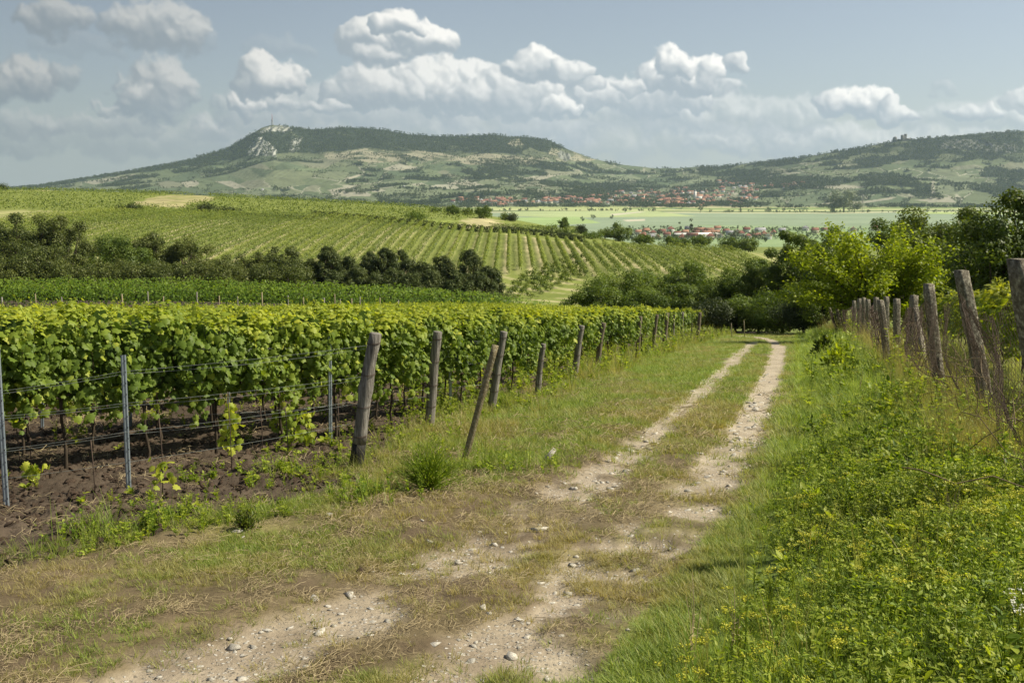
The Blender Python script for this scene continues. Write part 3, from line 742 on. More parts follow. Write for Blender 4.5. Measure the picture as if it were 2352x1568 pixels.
M['bankgrass'] = leaf_mat('bank_grass_blade', [(0, (.14, .23, .035)), (.5, (.28, .40, .065)), (1, (.42, .52, .11))], .42, (1.3, 1.25, .6), vary=.3, tint='tint', tintcol=(.42, .38, .18))
M['weed'] = leaf_mat('weed_leaf', [(0, (.10, .17, .020)), (.5, (.26, .35, .038)), (1, (.42, .48, .06))], .45, (1.4, 1.4, .45), vary=.35, tint='tint', tintcol=(.34, .36, .05))
M['flower'] = leaf_mat('yellow_flower', [(0, (.42, .42, .03)), (1, (.62, .58, .05))], .3, (1, 1, .5))
M['white_flower'] = leaf_mat('white_flower', [(0, (.6, .6, .5)), (1, (.75, .74, .66))], .3, (1, 1, 1))
M['tree'] = leaf_mat('broadleaf', [(0, (.055, .095, .015)), (.5, (.12, .175, .026)), (1, (.22, .27, .045))], .38, (1.35, 1.35, .5), vary=.3)
M['tree_light'] = leaf_mat('light_broadleaf', [(0, (.06, .105, .018)), (.5, (.11, .165, .028)), (1, (.19, .23, .045))], .36, (1.4, 1.35, .45))
M['locust'] = leaf_mat('locust_leaf', [(0, (.055, .075, .018)), (.5, (.105, .13, .030)), (1, (.19, .205, .055))], .32, (1.2, 1.25, .6), vary=.3)
M['pine'] = leaf_mat('pine_needles', [(0, (.05, .075, .024)), (.5, (.095, .125, .038)), (1, (.17, .195, .06))], .25, (1.1, 1.1, .6), vary=.2)
M['cherry'] = leaf_mat('yellow_green_leaf', [(0, (.12, .17, .012)), (.5, (.24, .31, .020)), (1, (.38, .43, .033))], .48, (1.35, 1.32, .4))
M['walnut'] = leaf_mat('walnut_leaf', [(0, (.045, .075, .014)), (.5, (.09, .13, .022)), (1, (.17, .21, .035))], .38, (1.4, 1.35, .4))
M['far_tree'] = leaf_mat('distant_foliage', [(0, (.045, .07, .025)), (.5, (.07, .10, .036)), (1, (.12, .15, .052))], .15, (1.1, 1.1, .6), vary=.35)
M['farbush'] = leaf_mat('dark_bush_leaf', [(0, (.03, .05, .014)), (1, (.08, .10, .024))], .25, (1.2, 1.2, .5))

def rng(s): return np.random.RandomState(s)
# ------------------------------------------------------------------ scattering of uncountable stuff with geometry nodes
def scatter(name, P, rot, scl, variants, idx, tint, label, cat):
    "variants: list of mesh datablocks; one stuff object that instances them on its points"
    P = np.asarray(P, np.float32); N = len(P)
    me = bpy.data.meshes.new(name); me.vertices.add(N); me.vertices.foreach_set('co', P.ravel())
    a = me.attributes.new('rot', 'FLOAT_VECTOR', 'POINT'); a.data.foreach_set('vector', np.asarray(rot, np.float32).ravel())
    for k, v in (('scl', scl), ('tint', tint)):
        a = me.attributes.new(k, 'FLOAT', 'POINT'); a.data.foreach_set('value', np.broadcast_to(v, (N,)).astype(np.float32))
    a = me.attributes.new('idx', 'INT', 'POINT'); a.data.foreach_set('value', np.asarray(idx, np.int32))
    o = obj(name, me); tag(o, label, cat, kind='stuff')
    col = bpy.data.collections.new(name+'_kinds')
    for i, v in enumerate(variants):
        vo = bpy.data.objects.new('%s_kind_%02d' % (name, i), v); col.objects.link(vo)
    ng = bpy.data.node_groups.new(name+'_scatter', 'GeometryNodeTree')
    ng.interface.new_socket('Geometry', in_out='INPUT', socket_type='NodeSocketGeometry')
    ng.interface.new_socket('Geometry', in_out='OUTPUT', socket_type='NodeSocketGeometry')
    n = ng.nodes; l = ng.links
    gi = n.new('NodeGroupInput'); go = n.new('NodeGroupOutput')
    ip = n.new('GeometryNodeInstanceOnPoints'); ci = n.new('GeometryNodeCollectionInfo')
    ci.inputs['Collection'].default_value = col; ci.inputs['Separate Children'].default_value = True; ci.inputs['Reset Children'].default_value = True
    def at(nm, ty):
        q = n.new('GeometryNodeInputNamedAttribute'); q.data_type = ty; q.inputs[0].default_value = nm
        return q.outputs[0]
    l.new(gi.outputs[0], ip.inputs['Points']); l.new(ci.outputs[0], ip.inputs['Instance']); ip.inputs['Pick Instance'].default_value = True
    l.new(at('idx', 'INT'), ip.inputs['Instance Index']); l.new(at('rot', 'FLOAT_VECTOR'), ip.inputs['Rotation']); l.new(at('scl', 'FLOAT'), ip.inputs['Scale'])
    l.new(ip.outputs[0], go.inputs[0])
    md = o.modifiers.new('scatter', 'NODES'); md.node_group = ng
    return o
def ground_z(X, Y):
    "terrain height with the same clods and unevenness as the near sheet"
    X = np.asarray(X, float); Y = np.asarray(Y, float); z = zones(X, Y); Z = GZ(X, Y)
    fade = 1-sstep(Y, 30, 70)
    fine = (fbm(X, Y, 5.0, 4, 171)-.5)*.05+(fbm(X, Y, .7, 2, 172)-.5)*.10
    return Z+np.where(z['soil'], dclod(X, Y), fine*(.5+.5*(1-z['rut']))-.05*z['rut'])*fade, z

# ------------------------------------------------------------------ grapevines
def vine_foliage(seed, n=430, s0=.058, s1=.10, L=1.08, tmpl=VINE_LEAF, fill=60, top=1.91):
    rs = rng(seed); mb = MB()
    x = rs.uniform(-L/2, L/2, n); t = rs.uniform(0, 1, n)**.9
    side = np.where(rs.uniform(size=n) < .5, -1, 1)
    zt = top+.10*np.sin(x*5+seed)+rs.uniform(-.06, .06, n); zb = .78+.16*np.sin(x*7+seed*2.3)+.1*np.sin(x*17+seed)
    z = zb+(zt-zb)*t
    hw = .29*np.sqrt(np.clip(1-((t-.52)/.56)**2, .03, 1))+.05*np.sin(x*6+z*5+seed*1.7)
    y = side*hw*rs.uniform(.72, 1.12, n)
    cl = (fbm(x*3+seed*9, z*3+side*5, 1.3, 3, seed)-.5)*.30; y = y+side*cl
    nr = np.c_[rs.normal(0, .75, n), side*(1-.75*sstep(t, .8, 1))+rs.normal(0, .3, n), .45+1.1*sstep(t, .72, 1)+rs.normal(0, .55, n)]
    rn = np.clip(.24+.28*rs.uniform(size=n)+.55*sstep(t, .66, 1.0)*rs.uniform(.5, 1, n)+(rs.uniform(size=n) > .96)*.5, 0, 1)  # upper leaves paler and yellower: the sunlit top is put into their colour
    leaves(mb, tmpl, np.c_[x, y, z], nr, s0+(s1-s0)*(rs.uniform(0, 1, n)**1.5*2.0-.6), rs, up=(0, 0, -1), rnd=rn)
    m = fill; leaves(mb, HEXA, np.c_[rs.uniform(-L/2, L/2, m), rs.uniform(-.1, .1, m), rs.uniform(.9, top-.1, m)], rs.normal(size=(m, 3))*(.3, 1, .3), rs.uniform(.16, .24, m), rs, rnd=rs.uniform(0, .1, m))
    for k in range(rs.randint(4, 8)):                     # young shoots above the trimmed top
        x0 = rs.uniform(-L/2, L/2); h = rs.uniform(.06, .26); dx, dy = rs.normal(0, .09, 2); q = rs.randint(5, 10)
        tt = np.linspace(0, 1, q)[:, None]; P = np.array([x0, rs.uniform(-.15, .15), top-.05])+tt*np.array([dx, dy, h])
        mb.tube(P[[0, q//2, -1]], .004, 4, .6)
        leaves(mb, tmpl, P+rs.normal(0, .02, P.shape), rs.normal(size=P.shape)+(0, 0, .7), (s0+.01)*(1-.5*tt[:, 0]), rs, rnd=rs.uniform(.7, 1, q))
    for k in range(rs.randint(1, 4)):                     # hanging shoots
        x0 = rs.uniform(-L/2, L/2); q = 9; sd = rs.choice([-1, 1]); tt = np.linspace(0, 1, q)[:, None]
        P = np.array([x0, sd*.2, .95])+tt*np.array([rs.normal(0, .08), sd*.06, -rs.uniform(.25, .5)])
        mb.tube(P[[0, q//2, -1]], .004, 4, .4)
        leaves(mb, tmpl, P+rs.normal(0, .03, P.shape), np.c_[rs.normal(0, .5, q), sd*np.ones(q), rs.uniform(0, .6, q)], rs.uniform(s0, s1, q), rs, up=(0, 0, -1), rnd=rs.uniform(.3, .9, q))
    return mb
def vine_trunk(seed):
    rs = rng(seed); mb = MB()
    P = np.array([[0, 0, -.12], [.015, .01, .1], [-.02, -.02, .35], [.02, .015, .6], [0, 0, .86]])+rs.normal(0, .012, (5, 3))
    mb.tube(P, [.03, .022, .017, .019, .024], 7, .5, rough=.16, rs=rs)
    for s in (-1, 1):
        mb.tube([P[-1], (s*.15, .01, .94), (s*.5, 0, .93)], [.018, .013, .009], 5, .5, rough=.1, rs=rs)
        for k in range(3):
            x = s*(.12+.14*k); mb.tube([(x, 0, .93), (x+.02, rs.normal(0, .05), 1.3), (x, rs.normal(0, .06), 1.8)], [.006, .005, .003], 4, .6)
    return mb
def grapes(seed):
    rs = rng(seed); mb = MB()
    for sd in ((-1) ** seed,):
        cx = rs.uniform(-.35, .35)
        for k in range(30):
            t = rs.uniform(0, 1); r = .028*(1-t*.7); a = rs.uniform(0, 6.3)
            c = np.array([cx+r*math.cos(a), sd*.22+r*math.sin(a), .86-t*.13]); q = rs.uniform(0, 1)
            th = np.linspace(0, 2*math.pi, 5, endpoint=False)
            V = [c+(0, 0, .009)]+[c+np.array([.009*math.cos(u), .009*math.sin(u), 0]) for u in th]+[c-(0, 0, .009)]
            F = [[0, 1+i, 1+(i+1) % 5] for i in range(5)]+[[6, 1+(i+1) % 5, 1+i] for i in range(5)]
            mb.add(V, np.array(F), q)
    return mb
VD = np.array([-.72, -.69]); VD /= np.linalg.norm(VD)
VANG = math.atan2(VD[1], VD[0])
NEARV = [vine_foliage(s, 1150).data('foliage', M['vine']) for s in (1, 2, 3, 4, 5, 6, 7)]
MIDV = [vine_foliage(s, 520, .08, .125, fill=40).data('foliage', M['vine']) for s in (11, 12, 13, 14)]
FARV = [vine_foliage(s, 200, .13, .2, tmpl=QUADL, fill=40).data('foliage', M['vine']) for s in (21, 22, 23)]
TRUNKS = [vine_trunk(s).data('trunk', M['bark'], True) for s in (1, 2, 3, 4)]
GRAPES = [grapes(s).data('grape_cluster', M['grape']) for s in (1, 2)]
UNITS = ['', 'first', 'second', 'third', 'fourth', 'fifth', 'sixth', 'seventh', 'eighth', 'ninth', 'tenth', 'eleventh', 'twelfth', 'thirteenth', 'fourteenth', 'fifteenth', 'sixteenth', 'seventeenth', 'eighteenth', 'nineteenth']
TENS = {2: ('twenty', 'twentieth'), 3: ('thirty', 'thirtieth'), 4: ('forty', 'fortieth'), 5: ('fifty', 'fiftieth'), 6: ('sixty', 'sixtieth'), 7: ('seventy', 'seventieth'), 8: ('eighty', 'eightieth'), 9: ('ninety', 'ninetieth')}
def ordinal(n):
    if n < 20: return UNITS[n]
    a, b = divmod(n, 10)
    return TENS[a][1] if b == 0 else TENS[a][0]+'-'+UNITS[b]
ORD = ['second', 'third', 'fourth', 'fifth', 'sixth', 'seventh', 'eighth', 'ninth', 'tenth', 'eleventh', 'twelfth', 'thirteenth', 'fourteenth', 'fifteenth', 'sixteenth', 'seventeenth', 'eighteenth', 'last']
# wooden end posts along the headland: base px, top px, thickness (m), kind
POSTS = [((818,1072),(862,766),.080,'wood','thick grey wooden post with a black tarred foot, nearest of the vine end posts'),
 ((985,985),(1005,762),.078,'wood','tall grey round wooden post with wire ties, second of the vine end posts'),
 ((1128,940),(1157,762),.076,'wood','grey wooden end post standing right behind the leaning square stake'),
 ((1233,910),(1248,790),.062,'wood','slim crooked grey wooden post half covered by vine leaves, just right of the stake pair'),
 ((1317,871),(1336,748),.085,'wood','leaning grey wooden post with vine leaves over its top half'),
 ((1371,850),(1387,742),.085,'wood2','stout brown grey wooden post leaning right in the middle of the vine end posts'),
 ((1426,826),(1432,785),.08,'wood2','short stout wooden post tucked under the vine leaves'),
 ((1463,826),(1471,727),.08,'wood2','brown wooden post reaching up among the leaves between a short post and a slim one'),
 ((1497,809),(1509,723),.08,'wood2','brown wooden vine post leaning right, standing clear of the leaves far up the track'),
 ((1523,801),(1533,719),.10,'wood2','stoutest of the far brown wooden vine posts beside the track'),
 ((1545,785),(1549,723),.07,'wood','slim far grey vine post just right of the stoutest far one'),
 ((1567,783),(1568,717),.07,'wood','straight pale far vine post near the end of the row of posts'),
 ((1588,776),(1590,743),.07,'wood','low pale far vine post half the height of its neighbours'),
 ((1602,776),(1608,718),.12,'wood2','dark far wooden post, first of the last dense cluster of vine posts'),
 ((1612,765),(1614,722),.09,'wood','far wooden post close behind the dark one at the end of the vineyard'),
 ((1624,766),(1626,722),.07,'wood','last slim wooden post at the far end of the vineyard'),
 ((1637,763),(1639,727),.07,'wood','farthest thin post at the far corner of the vineyard')]
ROWS = []
def round_post(name, base, top, r, mat, seed, ties=(.93, .72, .5, .28), tar=False, knot=None, sink=.25, lab=None, cat='post', grp=None):
    rs = rng(seed); b = np.array(base); tp = np.array(top); d = tp-b; L = np.linalg.norm(d)
    root = empty(name, b, 0, lab, cat, grp)
    n = 15; tt = np.linspace(-sink/L, 1, n); P = tt[:, None]*d
    bend = rs.normal(0, 1, 3)*.012; P[:, 0] += np.sin(tt*3.1)*bend[0]+np.sin(tt*7)*.006
    R = r*(1.12-.2*tt)*(1+rs.uniform(-.04, .04, n))
    if knot: R[int(n*knot)] *= 1.18
    R = np.append(R, [R[-1]*.9]); P = np.vstack([P, P[-1]+d/L*.006])
    mb = MB(); mb.tube(P, R, 14, .5, rough=.05, rs=rs)
    k = 5
    if tar: 
        mb = MB(); mb.tube(P[k-1:], R[k-1:], 14, .5, rough=.05, rs=rs)
        mt = MB(); mt.tube(P[:k], R[:k]*1.03, 14, .5, rough=.05, rs=rs); mt.build('tarred_foot', M['tar'], root, smooth=True)
    mb.build('shaft', M[mat], root, smooth=True)
    for t in ties:
        c = d*t; w = MB(); a = np.linspace(0, 2*math.pi, 13); rr = r*(1.12-.2*t)*1.08+.003
        for q in (0, .012): w.tube(np.c_[c[0]+rr*np.cos(a)+bend[0]*math.sin(t*3.1), c[1]+rr*np.sin(a), c[2]+q+.012*np.sin(a)], .0028, 4, .5, cap=False)
        w.build('wire_tie', M['rust'], root)
    return root
def pix_post(bp, tp, Y=None):
    "base and top in space of a post from its two pixels"
    u, w = ray(*bp)
    if Y is None: X, Y, z = hit(bp[0], bp[1])
    else: X = u*Y; z = float(ground_z([X], [Y])[0][0])
    u2, w2 = ray(*tp)
    return (X, Y, z), (u2*Y, Y, EYE+w2*Y)
def build_vineyard(maxn=290):
    tag_g = 'wooden end posts of the vine rows'
    starts = []
    for i, (bp, tp, r, mt, lab) in enumerate(POSTS):
        b, t = pix_post(bp, tp)
        far = b[1] > 30
        round_post('vine_post', b, t, r*(1.0 if not far else .95), mt, 30+i, ties=(.93, .70, .46, .24) if i < 5 else (.6,), tar=(i == 0), knot=.62 if i == 0 else None, lab=lab, grp=tag_g)
        starts.append(b)
    # the slanted square stake before the third post
    b, t = pix_post((1068,1058), (1138,793), 12.6)
    rt = empty('slanted_stake', b, 0, 'thin square lichened stake leaning strongly right in the grass before the vine posts', 'stake')
    d = np.array(t)-np.array(b); mb = MB(); tt = np.linspace(-.1, 1, 12); mb.tube(tt[:, None]*d, .042, 4, .5, rough=.05, sq=True, rs=rng(3)); mb.build('shaft', M['lichen'], rt)
    mb = MB(); c = d*.62; mb.tube([c+(-.07, 0, -.02), c+(0, -.05, 0), c+(.07, 0, -.015)], .003, 4, .5); mb.tube([c+(-.07, 0, .01), c+(0, .05, 0.01), c+(.07, 0, -.015)], .003, 4, .5); mb.build('wire_tie', M['rust'], rt)
    # vines: one thing each, the nearest ones; the rest as stuff
    plants = []
    for k, b in enumerate(starts[1:]):
        if k == 12: continue
        o = np.array(b[:2]); s = .75
        rs = rng(200+k)
        while True:
            p = o+VD*s
            if p[0] < -.56*p[1]-1.2 or s > 75: break
            plants.append((p[0], p[1], k, s)); s += rs.uniform(.92, 1.05)
    # extra rows that start beyond the last post
    for k in range(5):
        o = np.array(starts[-1][:2])+np.array([.30, .95])*(2.6*(k+1)); s = .5
        while True:
            p = o+VD*s
            if p[0] < -.56*p[1]-1.2 or s > 80: break
            plants.append((p[0], p[1], 18+k, s)); s += 1.0
    order = {}; cc = {}
    for p in plants: cc[p[2]] = cc.get(p[2], 0)+1; order[(p[0], p[1])] = cc[p[2]]
    num = {}
    plants.sort(key=lambda p: math.hypot(p[0], p[1]))
    rs = rng(77); protos = {}
    X = np.array([p[0] for p in plants]); Y = np.array([p[1] for p in plants]); Z, _ = ground_z(X, Y)
    rest = []
    for i, (px, py, k, s) in enumerate(plants):
        lod = NEARV if py < 24 else (MIDV if py < 44 else FARV)
        if i >= maxn: rest.append((px, py, Z[i])); continue
        key = (id(lod), rs.randint(len(lod)))
        end = s < 1.6
        where = 'row of the %s end post' % ORD[min(k, 17)] if k < 16 else 'row behind the far corner, number %d' % (k-15)
        num[k] = num.get(k, 0)+1; cnt = order[(px, py)]
        lab = '%s leafy grapevine counted from the track, %s' % (ordinal(cnt), where)
        if key not in protos:
            r = empty('grapevine', (px, py, Z[i]), 0); tag(r, lab, 'grapevine', 'grapevines of the near vineyard')
            obj('trunk', TRUNKS[key[1] % 4], r); obj('foliage', lod[key[1]], r)
            if lod is NEARV and key[1] % 2 == 0:
                for gq in GRAPES: obj('grape_cluster', gq, r)
            protos[key] = r
        else:
            r = copy_tree(protos[key]); r.location = (px, py, Z[i]); tag(r, lab, 'grapevine', 'grapevines of the near vineyard')
        r.rotation_euler = (0, 0, VANG+(math.pi if rs.uniform() < .5 else 0)+rs.normal(0, .03))
        q = rs.uniform(.94, 1.03); r.scale = (1, rs.uniform(.9, 1.1), q)
    if rest:
        R = np.array(rest); n = len(R)
        scatter('distant_vine_canopy', R, np.c_[np.zeros(n), np.zeros(n), np.full(n, VANG)], 1.0, FARV, rs.randint(0, 3, n), 0, 'mass of grapevine leaves at the back of the near vineyard', 'vines')
    return starts
def c_channel(name, b, t, mat, lab, holes=True):
    "punched sheet steel vineyard post"
    b = np.array(b); d = np.array(t)-b; rt = empty(name, b, 0, lab, 'metal post', 'galvanised metal posts of the vine rows')
    mb = MB(); w = .026; prof = np.array([(-w, -.012), (-w, .016), (-w+.003, .016), (-w+.003, -.009), (w-.003, -.009), (w-.003, .016), (w, .016), (w, -.012), (.006, -.012), (.0, -.006), (-.006, -.012)])
    tt = np.linspace(-.15, 1, 6); a = .35; ca, sa = math.cos(a), math.sin(a); pr = prof@np.array([[ca, sa], [-sa, ca]])
    V = np.array([[pp[0], pp[1], 0]+d*q for q in tt for pp in pr]); n = len(prof)
    F = [[i*n+j, i*n+(j+1) % n, (i+1)*n+(j+1) % n, (i+1)*n+j] for i in range(5) for j in range(n)]
    mb.add(V, np.array(F), .5); mb.build('profile', M['galv'], rt)
    if holes:
        mb = MB()
        for q in np.arange(.06, .98, .075): mb.box(*(d*q+(.018*ca+.003, .018*sa-.016, 0)), .006, .004, .016, .5)
        mb.build('hook_slots', M['hole'], rt)
    return rt
def catenary(a, b, n=16, sag=.03, wob=.0, rs=RS):
    a = np.array(a, float); b = np.array(b, float); t = np.linspace(0, 1, n)[:, None]
    P = a+(b-a)*t; P[:, 2] -= 4*sag*(t*(1-t))[:, 0]
    if wob: P[1:-1] += rs.normal(0, wob, (n-2, 3))
    return P
def build_trellis():
    A = {}
    for nm, bp, tp, Y, lab in [('m1',(297,1150),(283,815),10.2,'pale blue metal post standing alone in soil at the left, tallest metal one'),
                               ('m0',(12,1127),(-8,790),9.6,'galvanised metal post cut by the left edge of the view'),
                               ('m2',(759,1022),(757,771),14.3,'slim metal post with its top among the leaves left of the first wooden end post'),
                               ('m3',(1035,951),(1034,834),18.4,'short bluish metal post between the second wooden post and the leaning stake'),
                               ('m4',(524,1008),(524,900),14.9,'metal post seen under the vine canopy between the two tall metal posts'),
                               ('m5',(97,992),(97,900),16.0,'metal post seen under the canopy near the left edge'),
                               ('m6',(300,990),(300,900),16.4,'metal post showing under the canopy just right of the lone tall metal post')]:
        b, t = pix_post(bp, tp, Y); u, w = ray(*bp); b = (u*Y, Y, min(b[2], EYE+w*Y))
        c_channel('metal_post', b, t, 'galv', lab, holes=nm in ('m1', 'm0', 'm2')); A[nm] = (np.array(b), np.array(t))
    b0, t0 = [np.array(q) for q in pix_post(*POSTS[0][:2])]
    names = ['topmost', 'second highest', 'middle', 'low', 'lowest']
    m1b, m1t = A['m1']; m0b, m0t = A['m0']
    m1l = m1t-m1b
    # wire heights on wooden post, on metal post 1 and at the left edge, as pixel rows
    W = [((862,790),(284,852),(-30,902)), ((848,862),(287,925),(-30,958)), ((836,917),(290,991),(-30,1035)), ((826,968),(293,1060),(-30,1102))]
    hi = [((862,787),(284,846),(-30,893))]
    for k, (p, q, r) in enumerate(W):
        for dd in ((0, 0),) if k == 3 else ((0, 0), (7, .03)):
            mb = MB(); pts = []
            for (x, y), Y in ((p, b0[1]), (q, 10.2), (r, 9.5)):
                u, w = ray(x, y+dd[0]); pts.append((u*Y, Y-.02+dd[1], EYE+w*Y))
            P = np.vstack([catenary(pts[0], pts[1], 14, .02+.02*(dd[0] > 0)), catenary(pts[1], pts[2], 8, .01)[1:]])
            mb.tube(P, .0016, 4, .5)
            o = mb.build('trellis_wire', M['wire'])
            tag(o, '%s steel wire%s strung left from the tarred wooden post' % (names[k], ', lower strand of its pair,' if dd[0] else ''), 'wire', 'wires of the front trellis')
    # slack wires from the second and third end posts into the leaves
    for i, lab in ((1, 'second'), (2, 'third')):
        b, t = [np.array(q) for q in pix_post(*POSTS[i][:2])]
        for h, nm in ((.9, 'upper'), (.62, 'middle'), (.34, 'lower')):
            a = b+(t-b)*h; e = a+np.array([VD[0], VD[1], 0])*4.2; e[2] = a[2]-4.2*VD[1]*SL*1.0
            o = MB().tube(catenary(a, e, 10, .03), .0026, 4, .5).build('trellis_wire', M['wire'])
            tag(o, '%s wire running from the %s wooden end post into the leaves' % (nm, lab), 'wire', 'wires of the %s row' % lab)
    # thin dark planting rods and young vines of the sparse front row
    for i, (x, yb, yt, dark) in enumerate([(219,1150,1010,1),(532,1078,900,1),(662,1075,940,1),(780,1050,905,1),(72,1070,960,1),(46,1075,985,1),(374,1095,960,1),(603,1040,930,1)]):
        X, Y, z = hit(x, yb); u, w = ray(x, yt); h = EYE+w*Y-z
        o = MB().tube([(0, 0, -.1), (.004, 0, h*.5), (-.01, .01, h)], .006, 5, .5).build('planting_rod', M['rust'], loc=(X, Y, z))
        tag(o, ['thin dark rod standing in bare soil left of the lone tall metal post','thin rod holding the young vine between the metal posts','thin rod left of the first wooden post, behind a weed clump','thin rod just right of the slim metal post in the soil','leftmost but one dark rod at the left edge','dark rod nearest the left edge','thin rod right of the lone tall metal post','thin rod under the canopy in the middle of the front soil'][i], 'rod', 'thin planting rods in the front row')
    for i, (x, yb, yt, nl, lab) in enumerate([(532,1070,915,70,'tall young vine with pale green leaves climbing its thin rod'),(372,1135,1050,22,'small drooping young vine in bare soil right of the lone tall metal post'),
                                   (668,1035,935,60,'bushy young vine climbing left of the slim metal post'),(700,1030,940,45,'young vine with bright leaves close left of the slim metal post'),
                                   (76,1100,1062,26,'dark curled young plant in the soil near the left edge'),(640,1000,940,40,'low bright young vine under the canopy')]):
        X, Y, z = hit(x, yb); u, w = ray(x, yt); h = EYE+w*Y-z; rs = rng(900+i)
        rt = empty('young_vine', (X, Y, z), 0, lab, 'young vine', 'young vines of the front row')
        MB().tube([(0, 0, -.05), (.02, .01, h*.5), (-.01, 0, h*.95)], [.007, .005, .003], 5, .5).build('stem', M['bark'], rt)
        mb = MB(); t = rs.uniform(.25, 1, nl)
        leaves(mb, VINE_LEAF, np.c_[rs.normal(0, .06, nl), rs.normal(0, .06, nl), h*t], rs.normal(size=(nl, 3))*(.8, .8, .5)+(0, -.6, .4), rs.uniform(.06, .10, nl), rs, up=(0, 0, -1), rnd=rs.uniform(.45, 1, nl))
        mb.build('foliage', M['vine'], rt)

# ------------------------------------------------------------------ concrete post fence on the right
# base px, top px, distance, thickness, label
FP = [((2452,1190),(2341,594),7.3,.078,'nearest dark concrete post, cut by the right edge of the view'),
 ((2279,985),(2208,620),12.0,.072,'tall concrete post leaning left, second from the right edge'),
 ((2164,935),(2132,651),15.3,.066,'tall concrete post leaning slightly left, third from the right edge'),
 ((2085,852),(2100,677),22.5,.078,'thick concrete post from whose top a brace slants down right'),
 ((2061,842),(2059,686),25.5,.072,'straight concrete post between the braced post and a left leaning one'),
 ((2044,855),(2022,689),24.0,.07,'concrete post leaning left just left of the straight one'),
 ((2037,780),(2036,681),33,.072,'slim far concrete post behind the left leaning one'),
 ((2013,775),(2012,683),35,.075,'far concrete post with the left leaning one in front'),
 ((1995,770),(1994,688),37,.070,'low far concrete post of the dense middle cluster'),
 ((1984,775),(1984,683),39,.07,'tallest far concrete post of the dense middle cluster'),
 ((1975,770),(1974,686),41,.07,'narrow far concrete post left in the dense middle cluster'),
 ((1963,752),(1962,690),46,.072,'far concrete post at the left end of the dense middle cluster'),
 ((1946,735),(1936,692),56,.075,'far concrete post leaning left beyond the dry bush'),
 ((1934,742),(1920,698),60,.075,'far leaning concrete post, second from the left end of the fence'),
 ((1922,742),(1905,706),63,.075,'farthest leaning concrete post at the left end of the fence')]
def sq_post(name, b, t, r, seed, parent=None, lab=None, mat='conc'):
    rs = rng(seed); b = np.array(b); d = np.array(t)-b; L = np.linalg.norm(d); n = 14; tt = np.linspace(-.3/L, 1, n)
    P = tt[:, None]*d+rs.normal(0, .004, (n, 3)); R = np.full(n, r)*(1+rs.uniform(-.04, .04, n)); R[-1] *= .93
    mb = MB(); 
    # squared section with chipped, rounded arrises
    k = 20; th = np.linspace(0, 2*math.pi, k, endpoint=False)+.157; rad_ = .93/np.maximum(np.abs(np.cos(th)), np.abs(np.sin(th)))**.97
    V = []
    for p, q in zip(P, R):
        rr = q*rad_*(1+rs.uniform(-.025, .025, k)); a = .22
        V += [p+np.array([math.cos(h+a)*e, math.sin(h+a)*e, 0]) for h, e in zip(th, rr)]
    i = np.arange(n*k).reshape(n, k); j = np.roll(i, -1, 1)
    mb.add(V, [np.stack([i[:-1], j[:-1], j[1:], i[1:]], -1).reshape(-1, 4), np.array([i[-1]])], .5)
    o = mb.build(name, M[mat], parent, loc=None if parent is None else tuple(b)); 
    if parent is None: o.location = tuple(b)
    return o
def build_fence():
    o0 = (0, 0, 0); rt = empty('wire_fence', o0, 0, 'old leaning fence of concrete posts with sagging rusty wire netting along the right verge', 'fence')
    B = []
    for i, (bp, tp, Y, r, lab) in enumerate(FP):
        u, w = ray(*bp); X = u*Y; z = float(ground_z([X], [Y])[0][0]); b = np.array([X, Y, min(z, EYE+w*Y)-.05]); u2, w2 = ray(*tp); t = np.array([u2*Y, Y, EYE+w2*Y])
        o = sq_post('post', b, t, r, 400+i, rt); o['label'] = lab; B.append((b, t))
    for (bp, tp, Y, Yt, r, lab) in [((2128,842),(2103,703),20.5,22.4,.05,'slanting brace of the thick post'), ((2172,930),(2140,690),15.0,15.6,.04,'thin brace beside the third post from the right edge')]:
        u, w = ray(*bp); u2, w2 = ray(*tp); o = sq_post('brace', (u*Y, Y, EYE+w*Y-.05), (u2*Yt, Yt, EYE+w2*Yt), r, 500, rt); o['label'] = lab
    # netting: diamond mesh in bays, sagging and rumpled
    rs = rng(6); bays = [0, 1, 2, 3, 5, 7, 9, 11, 14]; ps = [B[i] for i in bays]
    
    for q in range(len(ps)-1):
        (b0, t0), (b1, t1) = ps[q], ps[q+1]
        b0 = b0+(0, 0, .12); b1 = b1+(0, 0, .12); tt0 = b0+(t0-b0)*.86; tt1 = b1+(t1-b1)*.86
        L = np.linalg.norm((b1-b0)[:2]); far = (b0[1]+b1[1])/2; H = 1.5
        cell = .075 if far < 16 else (.12 if far < 28 else .3); wr = .0017 if far < 16 else (.003 if far < 28 else .006)
        def S(s, h):
            s = np.asarray(s, float); h = np.asarray(h, float)
            P = (b0+(b1-b0)*s[:, None])*(1-h[:, None])+(tt0+(tt1-tt0)*s[:, None])*h[:, None]
            k = 4*s*(1-s); P[:, 2] -= k*h*(.22+.10*np.sin(s*11+q)); P[:, 0] += k*((fbm(s*L, h*H, 1.6, 3, 300+q)-.5)*.55-.06); P[:, 1] += k*(fbm(s*L, h*H, 1.6, 2, 340+q)-.5)*.2
            P[:, 0] -= .085
            return P
        mb = MB(); nd = int((L+H)/cell)
        for dirn in (1, -1):
            for k in range(nd+1):
                c = k*cell
                s0 = max(0, c-H); s1 = min(L, c)
                if s1-s0 < .03: continue
                n = max(3, int((s1-s0)/.12)); ss = np.linspace(s0, s1, n); hh = (c-ss)/H if dirn == 1 else 1-(c-ss)/H
                mb.tube(S(ss/L, np.clip(hh, 0, 1)), wr, 3, .5, cap=False)
        for h in (0, .5, 1): mb.tube(S(np.linspace(0, 1, 24), np.full(24, h)), wr*1.5, 3, .5, cap=False)
        mb.build('netting', M['rust'], rt)
    return B
